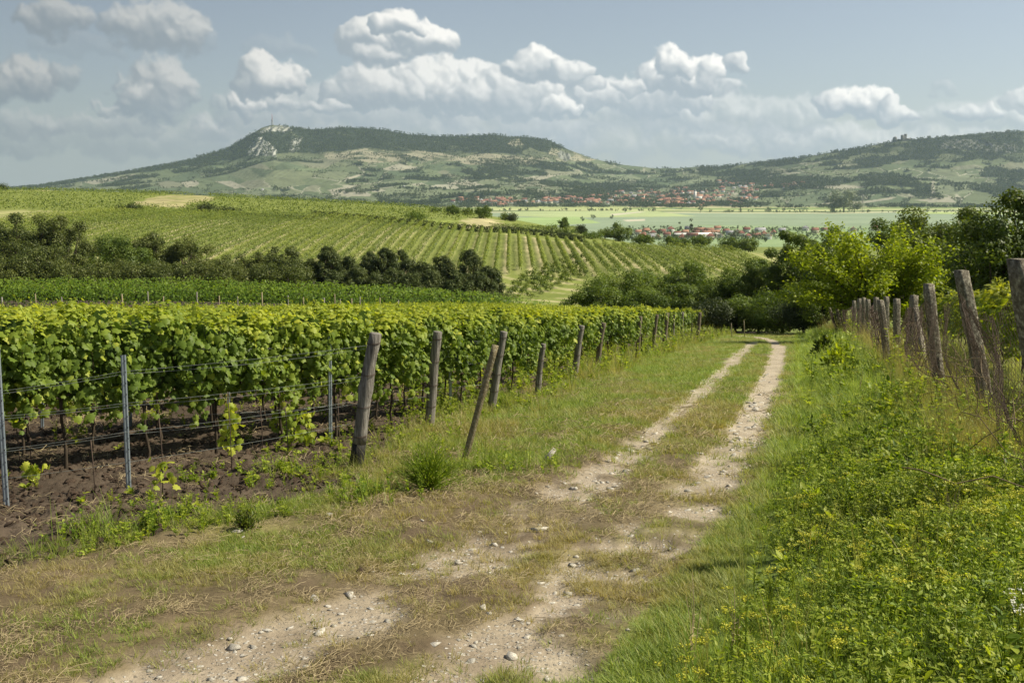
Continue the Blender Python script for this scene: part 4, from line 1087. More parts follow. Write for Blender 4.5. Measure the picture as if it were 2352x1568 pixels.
# ------------------------------------------------------------------ trees
def crown(rs, H, W, h0, nc, n, size, tmpl, mb, rc=.30, flat=.7, tier=0, D=None, up=.5, lean=0, shape=None):
    "clusters of leaves through an uneven crown; returns the cluster centres"
    D = D or W; cz = H*(h0+1)/2; hz = H*(1-h0)/2; C_ = []
    while len(C_) < nc:
        v = rs.normal(size=3); v /= np.linalg.norm(v); q = rs.uniform(.25, .88)**.8
        p = np.array([v[0]*W/2*q, v[1]*D/2*q, v[2]*hz*q])
        if shape == 'cone':
            hh = rs.uniform(0, 1)**1.1; aa = rs.uniform(0, 6.28); ra = W/2*(1-hh)**.6*rs.uniform(.25, .95)+.02*W; p = np.array([ra*math.cos(aa), ra*math.sin(aa)*D/W, (hh*2-1)*hz])
        C_.append(p+(lean*(p[2]/hz), 0, cz))
    C_ = np.array(C_)
    if H > 3: C_[:, 2] += (H-rc*W*flat*.75-C_[:, 2].max())*sstep((C_[:, 2]-H*h0)/(H*(1-h0)), .0, .9)
    per = rs.dirichlet(np.ones(nc)*6)*n
    for c, k in zip(C_, per.astype(int)):
        r = rc*W*rs.uniform(.55, 1.15)*(1.0 if shape != 'cone' else 1.25-.6*(c[2]/H))
        d = rs.normal(size=(k, 3)); d /= np.linalg.norm(d, axis=1)[:, None]; q = rs.uniform(.35, 1.05, k)**.6
        P = c+d*q[:, None]*r*(1, 1, flat)
        if tier: P[:, 2] = np.round(P[:, 2]/tier+rs.normal(0, .10, k))*tier+rs.normal(0, tier*.15, k)
        P = P[P[:, 2] > .2]; d = d[:len(P)]
        nr = d*.9+(0, 0, up)+rs.normal(0, .45, (len(P), 3))
        shade = rs.uniform(-.16, .16)
        leaves(mb, tmpl, P, nr, rs.uniform(.7, 1.3, len(P))*size, rs, rnd=np.clip(rs.uniform(.15, .85, len(P))+shade, 0, 1))
    return C_
def limbs(rs, H, h0, C_, r0, mb, every=1):
    fork = np.array([rs.normal(0, .03)*H, 0, H*max(.12, h0*.8)])
    mb.tube([(0, 0, -.3), (.01*H, 0, fork[2]*.5), fork], [r0*1.25, r0, r0*.85], 8, .5, rough=.08, rs=rs)
    for c in C_[::every]:
        m = (fork+c)/2+rs.normal(0, .04, 3)*H*(1, 1, .3)+(0, 0, -.04*H)
        mb.tube([fork, m, c], [r0*.55, r0*.32, r0*.1], 5, .5, rough=.08, rs=rs)
STY = {'broad': dict(mat='tree', nc=52, rc=.14, flat=.75, k=5.6), 'light': dict(mat='tree_light', nc=46, rc=.14, flat=.8, k=5.2), 'locust': dict(mat='locust', nc=80, rc=.105, flat=.85, k=4.8),
       'pine': dict(mat='pine', nc=110, rc=.085, flat=.9, k=6.0, shape='cone'), 'walnut': dict(mat='walnut', nc=70, rc=.12, flat=.75, k=6.0), 'cherry': dict(mat='cherry', nc=40, rc=.13, flat=.5, k=3.0),
       'bush': dict(mat='tree', nc=18, rc=.24, flat=.8, k=4.5), 'dark': dict(mat='farbush', nc=18, rc=.24, flat=.8, k=4.5)}
def tree(name, label, x, Y, ytop, W, style, seed, h0=.18, group=None, cat='tree', lean=0, ls=None, X=None, base=None, trunkr=None):
    rs = rng(seed); u, w = ray(x, ytop); Xw = u*Y; z = gz(Xw, Y) if base is None else base; H = EYE+w*Y-z
    S = STY[style]; rt = empty(name, (Xw, Y, z), 0, label, cat, group)
    s = ls or max(.13, Y*.00185); s *= 1.35 if style == 'walnut' else 1.0; n = int(min(30000, S['k']*H*(1-h0)*W*1.9/(s*s*.6)))
    mb = MB(); tm = NARROW if style == 'pine' else QUADL
    C_ = crown(rs, H, W, h0, S['nc'], n, s*(1.5 if style == 'pine' else 1), tm, mb, S['rc'], S['flat'], lean=lean, shape=S.get('shape'))
    t = MB(); limbs(rs, H, h0, C_, trunkr or max(.06, W*.022), t, 1 if style in ('cherry', 'walnut', 'locust') else 2)
    t.build('trunk', M['bark'], rt); mb.build('crown', M[S['mat']], rt)
    return rt
def build_trees():
    LO = [(x, 131+(k % 3), 596+(k*7) % 17, 9, 'locust', 'low tangled thicket tree, %s from the left along the foot of the dark belt' % ordinal(k+1)) for k, x in enumerate(range(-30, 690, 52))]
    G1 = 'loose dark locust trees behind the vineyard on the left'
    for i, (x, Y, yt, W, st, lab) in enumerate([
        (-35,150,505,13,'locust','tall dark tree cut by the left edge behind the vineyard'),(45,148,492,11,'locust','tall dark loose tree near the left edge, second from the left'),
        (130,152,500,9,'locust','tall dark feathery tree, third from the left behind the vineyard'),(205,146,560,7,'locust','low dark loose tree between the tall dark trees and a greener one'),
        (268,140,548,8.5,'light','rounder fresh green tree among the dark trees on the left'),(345,150,540,8,'locust','thin see through tree with the slope vineyard behind it, right of the fresh green tree'),
        (425,150,550,8,'locust','wide see through olive tree left of the middle of the dark belt'),(510,148,590,7.5,'locust','low olive bushy tree in the belt between taller thin trees'),
        (590,150,580,7.5,'locust','see through olive tree third left of the pines'),(650,146,572,7,'locust','olive green tree just left of the dark pines'),(85,135,570,10,'locust','broad low dark tree filling the belt in front of the tall left trees'),
        (170,134,585,9,'locust','dark low tree in front of the feathery tall one'),(0,132,590,9,'locust','dark low tree at the left edge below the tall trees'),(470,135,605,9,'locust','low brownish olive thicket tree below the thin trees'),(380,134,606,9,'locust','low olive thicket tree right of the fresh green one'),(570,134,612,8,'locust','low thicket tree close left of the pines, in front of the olive ones')]+LO):
        tree('deciduous_tree', lab, x, Y, yt-6, W*1.22, st, 600+i, h0=.04, group=G1 if st == 'locust' else None)
    P = [(715,140,596,4.6,'leftmost dark pine of the pine row'),(752,138,566,5.4,'tall pine, second from the left of the pine row'),(800,137,590,5.0,'lower pine, third from the left of the pine row'),(846,139,580,4.6,'pine with a pointed top, fourth from the left'),
         (885,137,572,4.8,'tall slim pine left of the middle gap of the pine row'),(925,138,575,4.8,'tall pine right of the middle of the pine row'),(968,136,602,5.0,'low rounded pine right of the middle of the pine row'),(1015,138,588,5.0,'dark pine, third from the right of the pine row'),
         (1076,137,576,5.2,'tallest pine near the right end of the pine row'),(1122,135,612,5.0,'rightmost, lower pine of the pine row'),(1045,133,622,4.6,'small dark pine before the right end of the pine row'),(770,133,622,4.8,'small dark pine in front of the left part of the pine row'),(822,134,612,5,'short wide pine filling the gap left of the fourth pine'),(905,134,618,5,'short pine in front of the two tall middle pines'),(990,134,620,5,'short pine filling the gap right of the low rounded pine'),(1100,133,625,5,'short pine between the two rightmost pines'),(862,133,628,5,'lowest pine left of the middle of the pine row'),(945,133,630,5,'lowest pine right of the middle of the pine row')]
    for i, (x, Y, yt, W, lab) in enumerate(P): tree('pine_tree', lab, x, Y, yt-4, W*1.75, 'pine', 650+i, h0=.02, group='dark pines behind the vineyard')
    T = [(1365,104,640,7,'bush','broad',.02,'low round tree at the left end of the trees in the hollow'),(1432,124,612,11,'tree','broad',.05,'wide round olive green tree in the hollow behind the vineyard end'),
         (1530,132,612,8,'tree','broad',.05,'round dark tree with a lighter slope behind, second in the hollow'),(1592,126,602,7,'tree','broad',.05,'dark rounded tree at the foot of the striped slope, third in the hollow'),
         (1480,102,655,8,'bush','broad',.02,'broad mid green bush tree just above the vine tops in the hollow'),(1560,98,645,7,'bush','light',.02,'fresh green bushy tree above the far vine tops'),(1650,100,628,8,'tree','broad',.05,'broad tree above the far end of the vineyard'),
         (1712,98,618,7,'tree','broad',.04,'dark dense tree left of the tall light green tree'),(1768,96,566,6.0,'tree','light',.05,'tall light green tree, left one of the pair left of the yellow tree'),(1822,92,528,5.6,'tree','broad',.05,'tall slender green tree close left of the yellow green tree'),
         (1650,84,690,5,'bush','dark',.02,'dark low bush at the far end of the vineyard'),(1692,86,676,5.4,'bush','broad',.02,'dark green bush at the turn of the track, left one'),(1745,84,668,6,'bush','broad',.02,'rounded green bush at the turn of the track'),
         (1800,80,662,6,'bush','broad',.02,'big grey green bush right of the turn of the track'),(1850,76,655,5.5,'bush','dark',.02,'dark bush under the left side of the yellow green tree'),(1890,74,640,5.,'bush','broad',.02,'green bush under the yellow green tree'),
         (1905,88,520,6.5,'tree','light',.1,'light green tree top peering over the left of the yellow green tree'),(2085,84,497,7.5,'tree','light',.1,'light green tree top behind the right of the yellow green tree'),
         (2140,72,560,6,'tree','walnut',.1,'dark tree in the gap right of the yellow green tree'),
         (2188,66,474,8.4,'tree','walnut',.12,'big dark olive walnut tree right of the yellow green tree'),(2268,60,545,7,'tree','walnut',.05,'lower dark tree between the big walnut and the right edge'),
         (2365,46,430,7,'tree','walnut',.15,'tall dark tree cut by the right edge of the view'),(2330,50,600,4.6,'bush','walnut',.02,'dark bush below the tall tree at the right edge'),(2225,56,640,5.5,'bush','walnut',.02,'dark bush behind the fence under the walnut tree'),(2120,60,640,5,'bush','walnut',.02,'dark bush behind the fence under the yellow green tree')]
    for i, (x, Y, yt, W, nm, st, h0, lab) in enumerate(T):
        tree('bush' if nm == 'bush' else ('walnut_tree' if st == 'walnut' else 'deciduous_tree'), lab, x, Y, yt, W, st, 700+i, h0=h0, cat=nm)
    # the yellow green tree with spreading limbs
    rs = rng(41); Y = 56; u, w = ray(2005, 497); X = u*Y; z = gz(X, Y); H = EYE+w*Y-z; rt = empty('cherry_tree', (X, Y, z), 0, 'bright yellow green spreading tree with dark limbs beyond the fence', 'tree')
    mb = MB(); t = MB(); fork = np.array([.1, 0, 1.1]); t.tube([(0, 0, -.3), (.05, 0, .6), fork], [.24, .19, .16], 9, .5, rough=.1, rs=rs)
    ends = []
    for k in range(46):
        a = rs.uniform(0, 2*math.pi); el = rs.uniform(.02, 1.35); R = rs.uniform(.72, 1.0)*(5.0 if el < .9 else 4.9)
        e = np.array([math.cos(a)*math.cos(el)*R, math.sin(a)*math.cos(el)*R*.85, 1.5+math.sin(el)*R*.96*(H-1.6)/4.9]); ends.append(e)
        m = fork*.5+e*.5+np.array([0, 0, .35*math.cos(el)])+rs.normal(0, .2, 3)
        q = np.linspace(0, 1, 9)[:, None]; cur = (1-q)**2*fork+2*q*(1-q)*m+q**2*e
        t.tube(cur, np.linspace(.06, .008, 9), 5, .5, rough=.08, rs=rs)
        for s in range(80):
            p = cur[min(8, int(rs.uniform(2.2, 9)))]+rs.normal(0, .34, 3)*(1, 1, .5); n = 8
            d = (e-fork)/np.linalg.norm(e-fork)*rs.uniform(.2, .7)+rs.normal(0, .22, 3)*(1, 1, .3)+(0, 0, .10)
            tt = np.linspace(0, 1, n)[:, None]; Q = p+tt*d+rs.normal(0, .035, (n, 3)); Q[:, 2] -= (tt[:, 0]**2)*.10
            leaves(mb, QUADL, Q, rs.normal(0, .5, (n, 3))+(0, 0, .8), rs.uniform(.15, .24, n), rs, rnd=rs.uniform(.1, 1, n))
    t.build('trunk', M['bark'], rt); mb.build('crown', M['cherry'], rt)
# ------------------------------------------------------------------ vines of the second block and of the middle hill
def row_mesh(path, h, w, dens, size, seed, tm=QUADL, zb=.5):
    "loose hedge of leaves along a path (n,2)"
    rs = rng(seed); P = np.asarray(path, float); sg = np.hypot(*np.diff(P, axis=0).T); L = np.concatenate([[0], np.cumsum(sg)]); N = max(8, int(L[-1]*dens))
    s = rs.uniform(0, L[-1], N); X = np.interp(s, L, P[:, 0]); Y = np.interp(s, L, P[:, 1]); d = P[-1]-P[0]; d /= np.linalg.norm(d)
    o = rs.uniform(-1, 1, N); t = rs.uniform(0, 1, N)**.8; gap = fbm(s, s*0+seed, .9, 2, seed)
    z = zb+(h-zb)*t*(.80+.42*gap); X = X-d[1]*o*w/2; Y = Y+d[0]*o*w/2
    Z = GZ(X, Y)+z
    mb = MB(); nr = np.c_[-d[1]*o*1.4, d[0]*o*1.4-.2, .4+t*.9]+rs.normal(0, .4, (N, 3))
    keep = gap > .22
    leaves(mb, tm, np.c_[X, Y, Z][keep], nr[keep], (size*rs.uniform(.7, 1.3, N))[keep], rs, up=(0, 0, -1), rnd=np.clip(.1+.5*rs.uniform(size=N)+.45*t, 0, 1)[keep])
    c = np.array([P[0][0], P[0][1], gz(*P[0])]); mb.V = [v-c for v in mb.V]
    return mb, c
def build_rows():
    ON = ['front', 'second', 'third', 'fourth', 'fifth', 'sixth']
    for k in range(6):
        Y = 86+k*3.2; x1 = -3.5+k*.3 if k else -9
        path = [(x, Y+abs(x)*.03+max(0, x+22)**2*.004) for x in np.linspace(-62, x1+(k*1.2), 40)]
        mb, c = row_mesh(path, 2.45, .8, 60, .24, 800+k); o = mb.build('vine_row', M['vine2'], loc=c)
        tag(o, '%s dark green vine row of the second vineyard behind the near one' % ON[k], 'vine row', 'vine rows of the second vineyard')
    # weeds and slim stakes on the headland between the two vineyards
    for i, cx in enumerate([10,230,400,795,965,1065,1285,1430,1550,1710,1880,1980,2115,2185,2220,2295,2350,2480,2600]):
        x = cx/2.613/1.0884; h = .9*[2.0,2.25,1.9,2.3,2.5,2.0,2.55,2.2,2.1,2.6,2.3,2.1,2.2,2.5,2.0,2.15,2.3,2.2,2.1][i]; Y = 81+(i % 3)*.8
        u, w = ray(x, 680); X = u*Y; z = gz(X, Y)
        o = MB().tube([(0, 0, -.2), (.02, 0, h)], .045 if i % 3 else .06, 6, .5, rough=.1).build('vineyard_stake', M['lichen'] if i % 2 else M['wood'], loc=(X, Y, z))
        tag(o, 'pale stake showing above the near vines, number %s from the left of its line' % (['one','two','three','four','five','six','seven','eight','nine','ten','eleven','twelve','thirteen','fourteen','fifteen','sixteen','seventeen','eighteen','nineteen'][i]), 'stake', 'pale stakes between the two vineyards')
    # long rows that run straight up the middle hill
    k = 0; xs = np.arange(-128, 62, ROWGAP)
    for x in xs:
        y1 = float(YTOP(np.array([x]))); y0 = 208+6*math.sin(x*.3) if x > -30 else 200
        Xr = x
        ys = np.linspace(y0, y1, 30); path = np.c_[np.full(30, Xr), ys]
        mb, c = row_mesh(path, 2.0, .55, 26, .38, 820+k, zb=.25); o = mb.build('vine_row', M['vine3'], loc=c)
        px = proj(np.array([Xr]), np.array([y0]), np.array([gz(Xr, y0)]))[0][0]
        tag(o, '%s from the left of the long vine rows running up the striped slope' % ordinal(k+1), 'vine row', 'long vine rows on the striped middle slope'); k += 1
    # slope of young bushes under the striped slope
    rs = rng(8); mbs = []
    for v in range(3):
        mb = MB(); crown(rs, 1.9, 1.7, .1, 5, 90, .3, QUADL, mb, .3); mbs.append(mb.data('foliage', M['vine3']))
    n = 0
    for r in range(9):
        for q in range(15):
            x = 1150+q*15+r*6+rs.uniform(-3, 3); y = 690-q*6.2-r*9+28
            if not (1140 < x < 1350 and 596 < y < 690): continue
            X, Y, z = hit(x, y, 125, 400); o = obj('young_tree', mbs[n % 3], loc=(X, Y, z)); q2 = rs.uniform(.7, 1.25); o.scale = (q2,)*3; o.rotation_euler = (0, 0, rs.uniform(0, 6))
            tag(o, 'young bushy tree below the striped slope, %s in diagonal row %s from the left' % (ordinal(q+1), ordinal(r+1)), 'young tree', 'young trees in diagonal rows below the striped slope'); n += 1
    # far upper vineyard seen as one mass, and rows of it
    mb = MB(); N = 42000
    Y = np.exp(rs.uniform(math.log(322), math.log(520), N)); u = rs.uniform(-.56, .02, N); X = u*Y
    PX, PY = proj(X, Y, GZ(X, Y)); row = np.abs(((Y*.55+X*.85)/2.6) % 1-.5)
    clear = np.zeros(N, bool)
    for poly, col, a in MIDPATCH: clear |= in_poly(PX+(fbm(X, Y, .15, 3, 121)-.5)*26, PY+(fbm(X, Y, .15, 3, 123)-.5)*8, poly)
    ok = (Y > YTOP(X)+4) & (row < .34) & ~clear & (PX < 1130)
    X = X[ok]; Y = Y[ok]; n = len(X)
    leaves(mb, QUADL, np.c_[X, Y, GZ(X, Y)+rs.uniform(.1, 1.5, n)], rs.normal(0, .5, (n, 3))+(0, -.5, .8), rs.uniform(.4, .8, n), rs, rnd=rs.uniform(.2, 1, n))
    tag(mb.build('distant_vines', M['vine3']), 'vines of the upper fields on the middle hill seen as one mass', 'vines', kind='stuff')
def blob_tree_data(name, seed, H, W, mat, n=260, s=None, cone=False, nc=7):
    rs = rng(seed); mb = MB(); crown(rs, H, W, .04, nc, n, s or W*.13, QUADL, mb, .26, .85, shape='cone' if cone else None)
    mb.tube([(0, 0, -.3), (0, 0, H*.4)], W*.03, 5, .1)
    return mb.data(name, mat)
def build_mid_bushes():
    L = [(300,322,468,9,'dark','dark wide bush left of the pale grass patch',466),(470,330,469,8,'dark','dark round bush right of the pale grass patch',1),(530,332,477,9,'dark','low dark bush next to the round one',1),
         (960,330,488,10,'bush','olive bush left of the roundest bush on the crest',1),(1040,375,470,8,'light','bright yellowish tree on the crest of the middle hill',1),(1000,385,478,6,'light','small light tree left of the bright crest tree',1),(1075,382,478,6,'light','small light tree right of the bright crest tree',1),(1110,365,470,6.5,'bush','dark narrow tree on the crest left of the mown patch',1),
         (1160,372,489,5,'bush','left one of the pair of small round trees beyond the crest',1),(1180,372,488,5,'dark','right, darker one of the pair of small round trees beyond the crest',1),(1296,365,499,4.6,'light','lone light round tree on the crest of the middle hill',1),
         (1422,330,508,9.5,'light','large round light tree left of the near village',1),(1390,335,526,5,'bush','small bush left of the large round light tree',1),(1335,345,515,5,'dark','small dark bush on the crest before the green plain',1),
         (1230,345,520,6,'light','yellowish bush, left one of three on the crest hedge',1),(1265,340,518,6,'bush','green bush in the middle of the crest hedge',1),(1300,335,528,7,'light','yellow green bush at the right of the crest hedge',1),(1360,320,533,7,'bush','bush right of the middle of the crest hedge',1),
         (1480,320,536,8,'light','light bush below the near village left side',1),(1540,322,540,8,'bush','green bush below the near village',1),(1608,320,538,8,'light','light round bush below the near village',1),(1675,300,541,8,'bush','dark green bush below the near village right side',1),(1720,295,545,7,'light','light bush at the right end of the striped slope',1),(1570,310,548,6,'light','low light bush under the near village',1),(0,500,425,10,'dark','dark tree on the far left crest',1)]
    for i, (x, Y, yt, W, st, lab, _) in enumerate(L):
        tree('hillside_bush', lab, x, Y, yt, W, st, 1000+i, h0=.02, cat='bush', group='bushes and small trees on the middle hill', ls=.42)
    # hedge lines
    for nm, pts, h, lab in [('hedge', [(720,497),(800,503),(900,512),(1000,522),(1100,533),(1200,537),(1280,545),(1340,556)], 1.9, 'long dark hedge along the top of the striped slope'),
                            ('hedge', [(1130,528),(1200,530),(1300,538),(1400,548),(1480,552),(1600,556),(1700,562)], 2.2, 'pale green hedge right of the crest above the striped slope'),
                            ('hedge', [(430,486),(520,492),(620,500),(720,506)], 1.2, 'short dark hedge on the left part of the middle hill')]:
        w_ = [hit(x, y, 220, 600)[:2] for x, y in pts]; mb, c = row_mesh(w_, h, 2.2, 60, .55, 1100+len(pts), zb=.0)
        tag(mb.build(nm, M['farbush'] if 'dark' in lab else M['vine3'], loc=c), lab, 'hedge')

# ------------------------------------------------------------------ grass, weeds, gravel
def tuft(seed, n, h, r, wid, lean, seg=3, mat='grass', raw=False):
    rs = rng(seed); mb = MB(); a = rs.uniform(0, 6.28, n); q = r*rs.uniform(0, 1, n)**.6
    base = np.c_[q*np.cos(a), q*np.sin(a), np.full(n, -.01)]
    blades(mb, base, rs.uniform(.5, 1.1, n)*h, np.full(n, wid), rs.uniform(.1, 1, n)*lean, a+rs.normal(0, .8, n), rs, seg)
    return mb if raw else mb.data('grass_tuft', M[mat])
def broad(seed, h, n, s, spread=.10, tm=OVATE, stems=3):
    rs = rng(seed); mb = MB()
    for k in range(stems):
        a = rs.uniform(0, 6.28); t = np.array([math.cos(a)*spread*rs.uniform(.2, 1), math.sin(a)*spread*rs.uniform(.2, 1), h*rs.uniform(.6, 1)])
        mb.tube([(t[0]*.2, t[1]*.2, -.02), t*(.5, .5, .55), t], [.003, .0025, .0015], 3, .3, cap=False)
        m = max(3, n//stems); q = rs.uniform(.12, 1, m); P = t*q[:, None]*np.c_[q, q, np.ones(m)]
        az = rs.uniform(0, 6.28, m); up = np.c_[np.cos(az), np.sin(az), rs.uniform(-.1, .6, m)]
        nr = np.c_[-np.cos(az)*.5, -np.sin(az)*.5, np.ones(m)]+rs.normal(0, .25, (m, 3))
        x = up-nr*((up*nr).sum(1)/(nr*nr).sum(1))[:, None]
        for i in range(m):                                   # leaf directions point outward
            pass
        TV, TF = tm; n_ = nr/np.linalg.norm(nr, axis=1)[:, None]; x /= np.linalg.norm(x, axis=1)[:, None]; y = np.cross(n_, x); sz = s*rs.uniform(.6, 1.3, m)*(1.15-.5*q)
        V = P[:, None]+sz[:, None, None]*(TV[None, :, 0:1]*x[:, None]+TV[None, :, 1:2]*y[:, None]+TV[None, :, 2:3]*n_[:, None])
        Fs = [(np.asarray(f)[None]+(np.arange(m)*len(TV))[:, None, None]).reshape(-1, np.asarray(f).shape[1]) for f in TF]
        mb.add(V.reshape(-1, 3), Fs, np.repeat(rs.uniform(0, 1, m), len(TV)))
    return mb
def umbel(seed, h, col=1):
    rs = rng(seed); mb = broad(seed, h*.6, 12, .06, .06, NARROW, 3)
    nb = rs.randint(3, 6)
    for k in range(nb):
        a = rs.uniform(0, 6.28); q = rs.uniform(.03, .12); hh = h*rs.uniform(.72, 1); t = np.array([math.cos(a)*q, math.sin(a)*q, hh])
        mb.tube([(0, 0, 0), (t[0]*.15, t[1]*.15, hh*.55), t], [.0035, .003, .0015], 3, .6, cap=False)
        m = rs.randint(9, 15)
        for j in range(m):
            b = rs.uniform(0, 6.28); r = rs.uniform(.1, 1)**.6*rs.uniform(.03, .048); e = t+np.array([math.cos(b)*r, math.sin(b)*r, .025-r*.25])
            mb.tube([t, e], [.001, .001], 3, .6, cap=False)
            leaves(mb, HEXA, np.repeat(e[None], 2, 0)+rs.normal(0, .005, (2, 3)), rs.normal(0, .4, (2, 3))+(0, 0, 1), .010, rs, m=1)
    return mb
def stone(seed):
    rs = rng(seed); th = []
    a = (1+5**.5)/2; V = np.array([(-1, a, 0), (1, a, 0), (-1, -a, 0), (1, -a, 0), (0, -1, a), (0, 1, a), (0, -1, -a), (0, 1, -a), (a, 0, -1), (a, 0, 1), (-a, 0, -1), (-a, 0, 1)], float)
    F = [(0,11,5),(0,5,1),(0,1,7),(0,7,10),(0,10,11),(1,5,9),(5,11,4),(11,10,2),(10,7,6),(7,1,8),(3,9,4),(3,4,2),(3,2,6),(3,6,8),(3,8,9),(4,9,5),(2,4,11),(6,2,10),(8,6,7),(9,8,1)]
    V = V/1.9*rs.uniform(.45, 1.3, (12, 1))*(rs.uniform(.9, 1.4), rs.uniform(.6, .95), rs.uniform(.22, .5)); mb = MB(); mb.add(V*.5, np.array(F), .5); return mb.data('stone', M['stone'])
def sample(n, y0, y1, rs, xl=None, xr=None, pw=1.0):
    "points with density falling with distance, inside the view and a margin around it"
    t = rs.uniform(0, 1, n)**pw; Y = np.exp(math.log(y0)+t*math.log(y1/y0)); X = rs.uniform(-.62, .70, n)*(Y+1.9)
    return X, Y
def euler(n, rs, tilt=.12): return np.c_[rs.normal(0, tilt, n), rs.normal(0, tilt, n), rs.uniform(0, 6.28, n)]
def build_undergrowth(q=1.0):
    rs = rng(55)
    short = [tuft(s, 20, .042+.009*s, .055, .0042, 1.1, 2) for s in (1, 2, 3, 4)]
    long_ = [tuft(s, 22, .20, .05, .006, .7) for s in (5, 6, 7)]+[tuft(8, 14, .34, .05, .006, .6)]
    lush = [tuft(s, 24, .18, .06, .006, .8, mat='bankgrass') for s in (35, 36, 37)]+[tuft(38, 14, .28, .05, .006, .6, mat='bankgrass')]
    wild = [tuft(9, 16, .30, .06, .004, .8), tuft(10, 12, .42, .05, .0035, .6)]
    # --- short turf: middle strip, left verge, between the right rut and the bank
    X, Y = sample(int(190000*q), 3.0, 80, rs, pw=.8); Z, z = ground_z(X, Y)
    ok = ~z['soil'] & (z['bank'] < .7)
    nearf = 1-sstep(Y, 9, 20)
    nb = (1-sstep(Y, 12, 18))*sstep(X-XS(Y), -.2, .6)*(X < XR(Y)+.6)
    den = np.clip(1-z['rut']*1.12, .10*nearf, 1)*(1-.75*z['bare'])
    den = den*np.where(nb > .3, sstep(fbm(X, Y, 1.7, 4, 401), .34, .58)*.85+.12, 1)
    edge = sstep(X-XR(Y), .3, .9); den = np.clip(den+edge*.5*(z['rut'] < .3), 0, 1)
    ok &= rs.uniform(size=len(X)) < den
    X, Y, Z = X[ok], Y[ok], Z[ok]; n = len(X)
    dry = np.clip((fbm(X, Y, .8, 4, 71)*1.7-.48)+(1-sstep(Y, 10, 22))*.12*(X < XR(Y)+.3)-sstep(Y, 14, 26)*.12*(X < XL(Y)-.2)-sstep(X-XR(Y), .3, .9)*.30+(fbm(X, Y, 4.0, 2, 73)-.5)*.9, 0, .95)
    s = np.clip(Y/9, .75, 1.9)*rs.uniform(.55, 1.25, n)*(1+.5*sstep(X-XR(Y), .4, .9)*(Y < 20))
    scatter('short_grass', np.c_[X, Y, Z], euler(n, rs), s, short, rs.randint(0, 4, n), dry, 'short dry and green grass on the track and its verges', 'grass')
    # --- lush bank on the right: grass, broad leaved weeds, flowers
    X, Y = sample(int(90000*q), 2.6, 90, rs); Z, z = ground_z(X, Y); ok = (z['bank'] > .3) & (X < XF(Y)+6) & ((X < XF(Y)+.3) | (rs.uniform(size=len(X)) < .45))
    X, Y, Z = X[ok], Y[ok], Z[ok]; n = len(X); s = np.clip(Y/13, .62, 2.3)*rs.uniform(.5, 1.15, n)
    m = fbm(X, Y, .7, 3, 411); under = (m+.35*sstep(Y, 9, 16)+.1) > rs.uniform(.3, .8, n)
    s *= np.where(X < XR(Y)+1.5, .7, 1.0)
    beyond = X > XF(Y)
    P = np.c_[X, Y, Z]; k = under | (rs.uniform(size=n) < .3)
    scatter('bank_grass', P[k], euler(k.sum(), rs), s[k]*.9, lush, rs.randint(0, 4, k.sum()), np.where(beyond[k] & (Y[k] > 9), .6, np.clip(fbm(X[k], Y[k], .9, 3, 7)*.9-.36, 0, .6)), 'tall juicy grass on the bank beside the track', 'grass')
    weeds = [broad(s_, h, nl, sz, sp).data('weed', M['weed']) for s_, h, nl, sz, sp in ((1, .22, 18, .075, .10), (2, .30, 26, .06, .12), (3, .16, 14, .09, .12), (4, .38, 34, .05, .12), (5, .24, 30, .045, .14), (6, .20, 22, .06, .14))]
    X, Y = sample(int(50000*q), 2.4, 60, rs, pw=1.0); Z, z = ground_z(X, Y)
    ok = (X > XR(Y)+.65+.35*(1-sstep(Y, 6, 10))+.5*fbm(X, Y, 1.2, 3, 5)) & (X < XF(Y)+np.where(Y < 9, 4.5, .8)) & (rs.uniform(size=len(X)) < np.clip(1.15-sstep(Y, 8, 18)*1.0-.5*(fbm(X, Y, .7, 3, 411) > .55), .05, 1))
    X, Y, Z = X[ok], Y[ok], Z[ok]; n = len(X); s = np.clip(Y/8, .8, 3)*rs.uniform(.5, 1.15, n)*(.65+.35*sstep(X-XR(Y), 1.3, 2.2))
    kind = np.clip((fbm(X, Y, 1.1, 3, 431)*9-1.5+rs.normal(0, .8, n)), 0, 5).astype(int)
    scatter('broadleaf_weeds', np.c_[X, Y, Z], euler(n, rs, .15), s, weeds, kind, np.clip(fbm(X, Y, .9, 3, 441)*1.4-.55+rs.normal(0, .1, n), 0, .8), 'mixed broad leaved weeds covering the bank in the right foreground', 'weeds')
    tallw = [broad(31, .62, 44, .075, .10, NARROW, 2).data('weed', M['weed']), broad(32, .5, 40, .06, .14, OVATE, 4).data('weed', M['weed']), broad(33, .16, 12, .17, .12, OVATE, 4).data('weed', M['weed']), tuft(34, 9, .6, .05, .004, .35, 4), tuft(39, 12, .5, .06, .0035, .5, 4), broad(36, .55, 20, .035, .12, NARROW, 5).data('weed', M['twig2'])]
    X, Y = sample(int(2600*q), 2.6, 24, rs, pw=.9); Z, z = ground_z(X, Y); ok = (X > XR(Y)+1.0) & (X < XF(Y)+.6) & (rs.uniform(size=len(X)) < .42); X, Y, Z = X[ok], Y[ok], Z[ok]; n = len(X); kk = np.clip(fbm(X, Y, .8, 3, 439)*11-2.6+rs.normal(0, 1, n), 0, 5).astype(int)
    scatter('tall_weeds', np.c_[X, Y, Z], euler(n, rs, .16), rs.uniform(.5, 1.0, n), tallw, kk, np.where(kk == 4, .9, np.where(kk == 3, .5, rs.uniform(0, .4, n))), 'taller mixed weeds and dry stalks standing out of the bank growth', 'weeds')
    ums = [umbel(s_, h).data('umbel_flower', [M['weed'], M['flower']]) for s_, h in ((1, .42), (2, .52), (3, .34))]+[umbel(4, .36).data('umbel_flower', [M['weed'], M['white_flower']])]
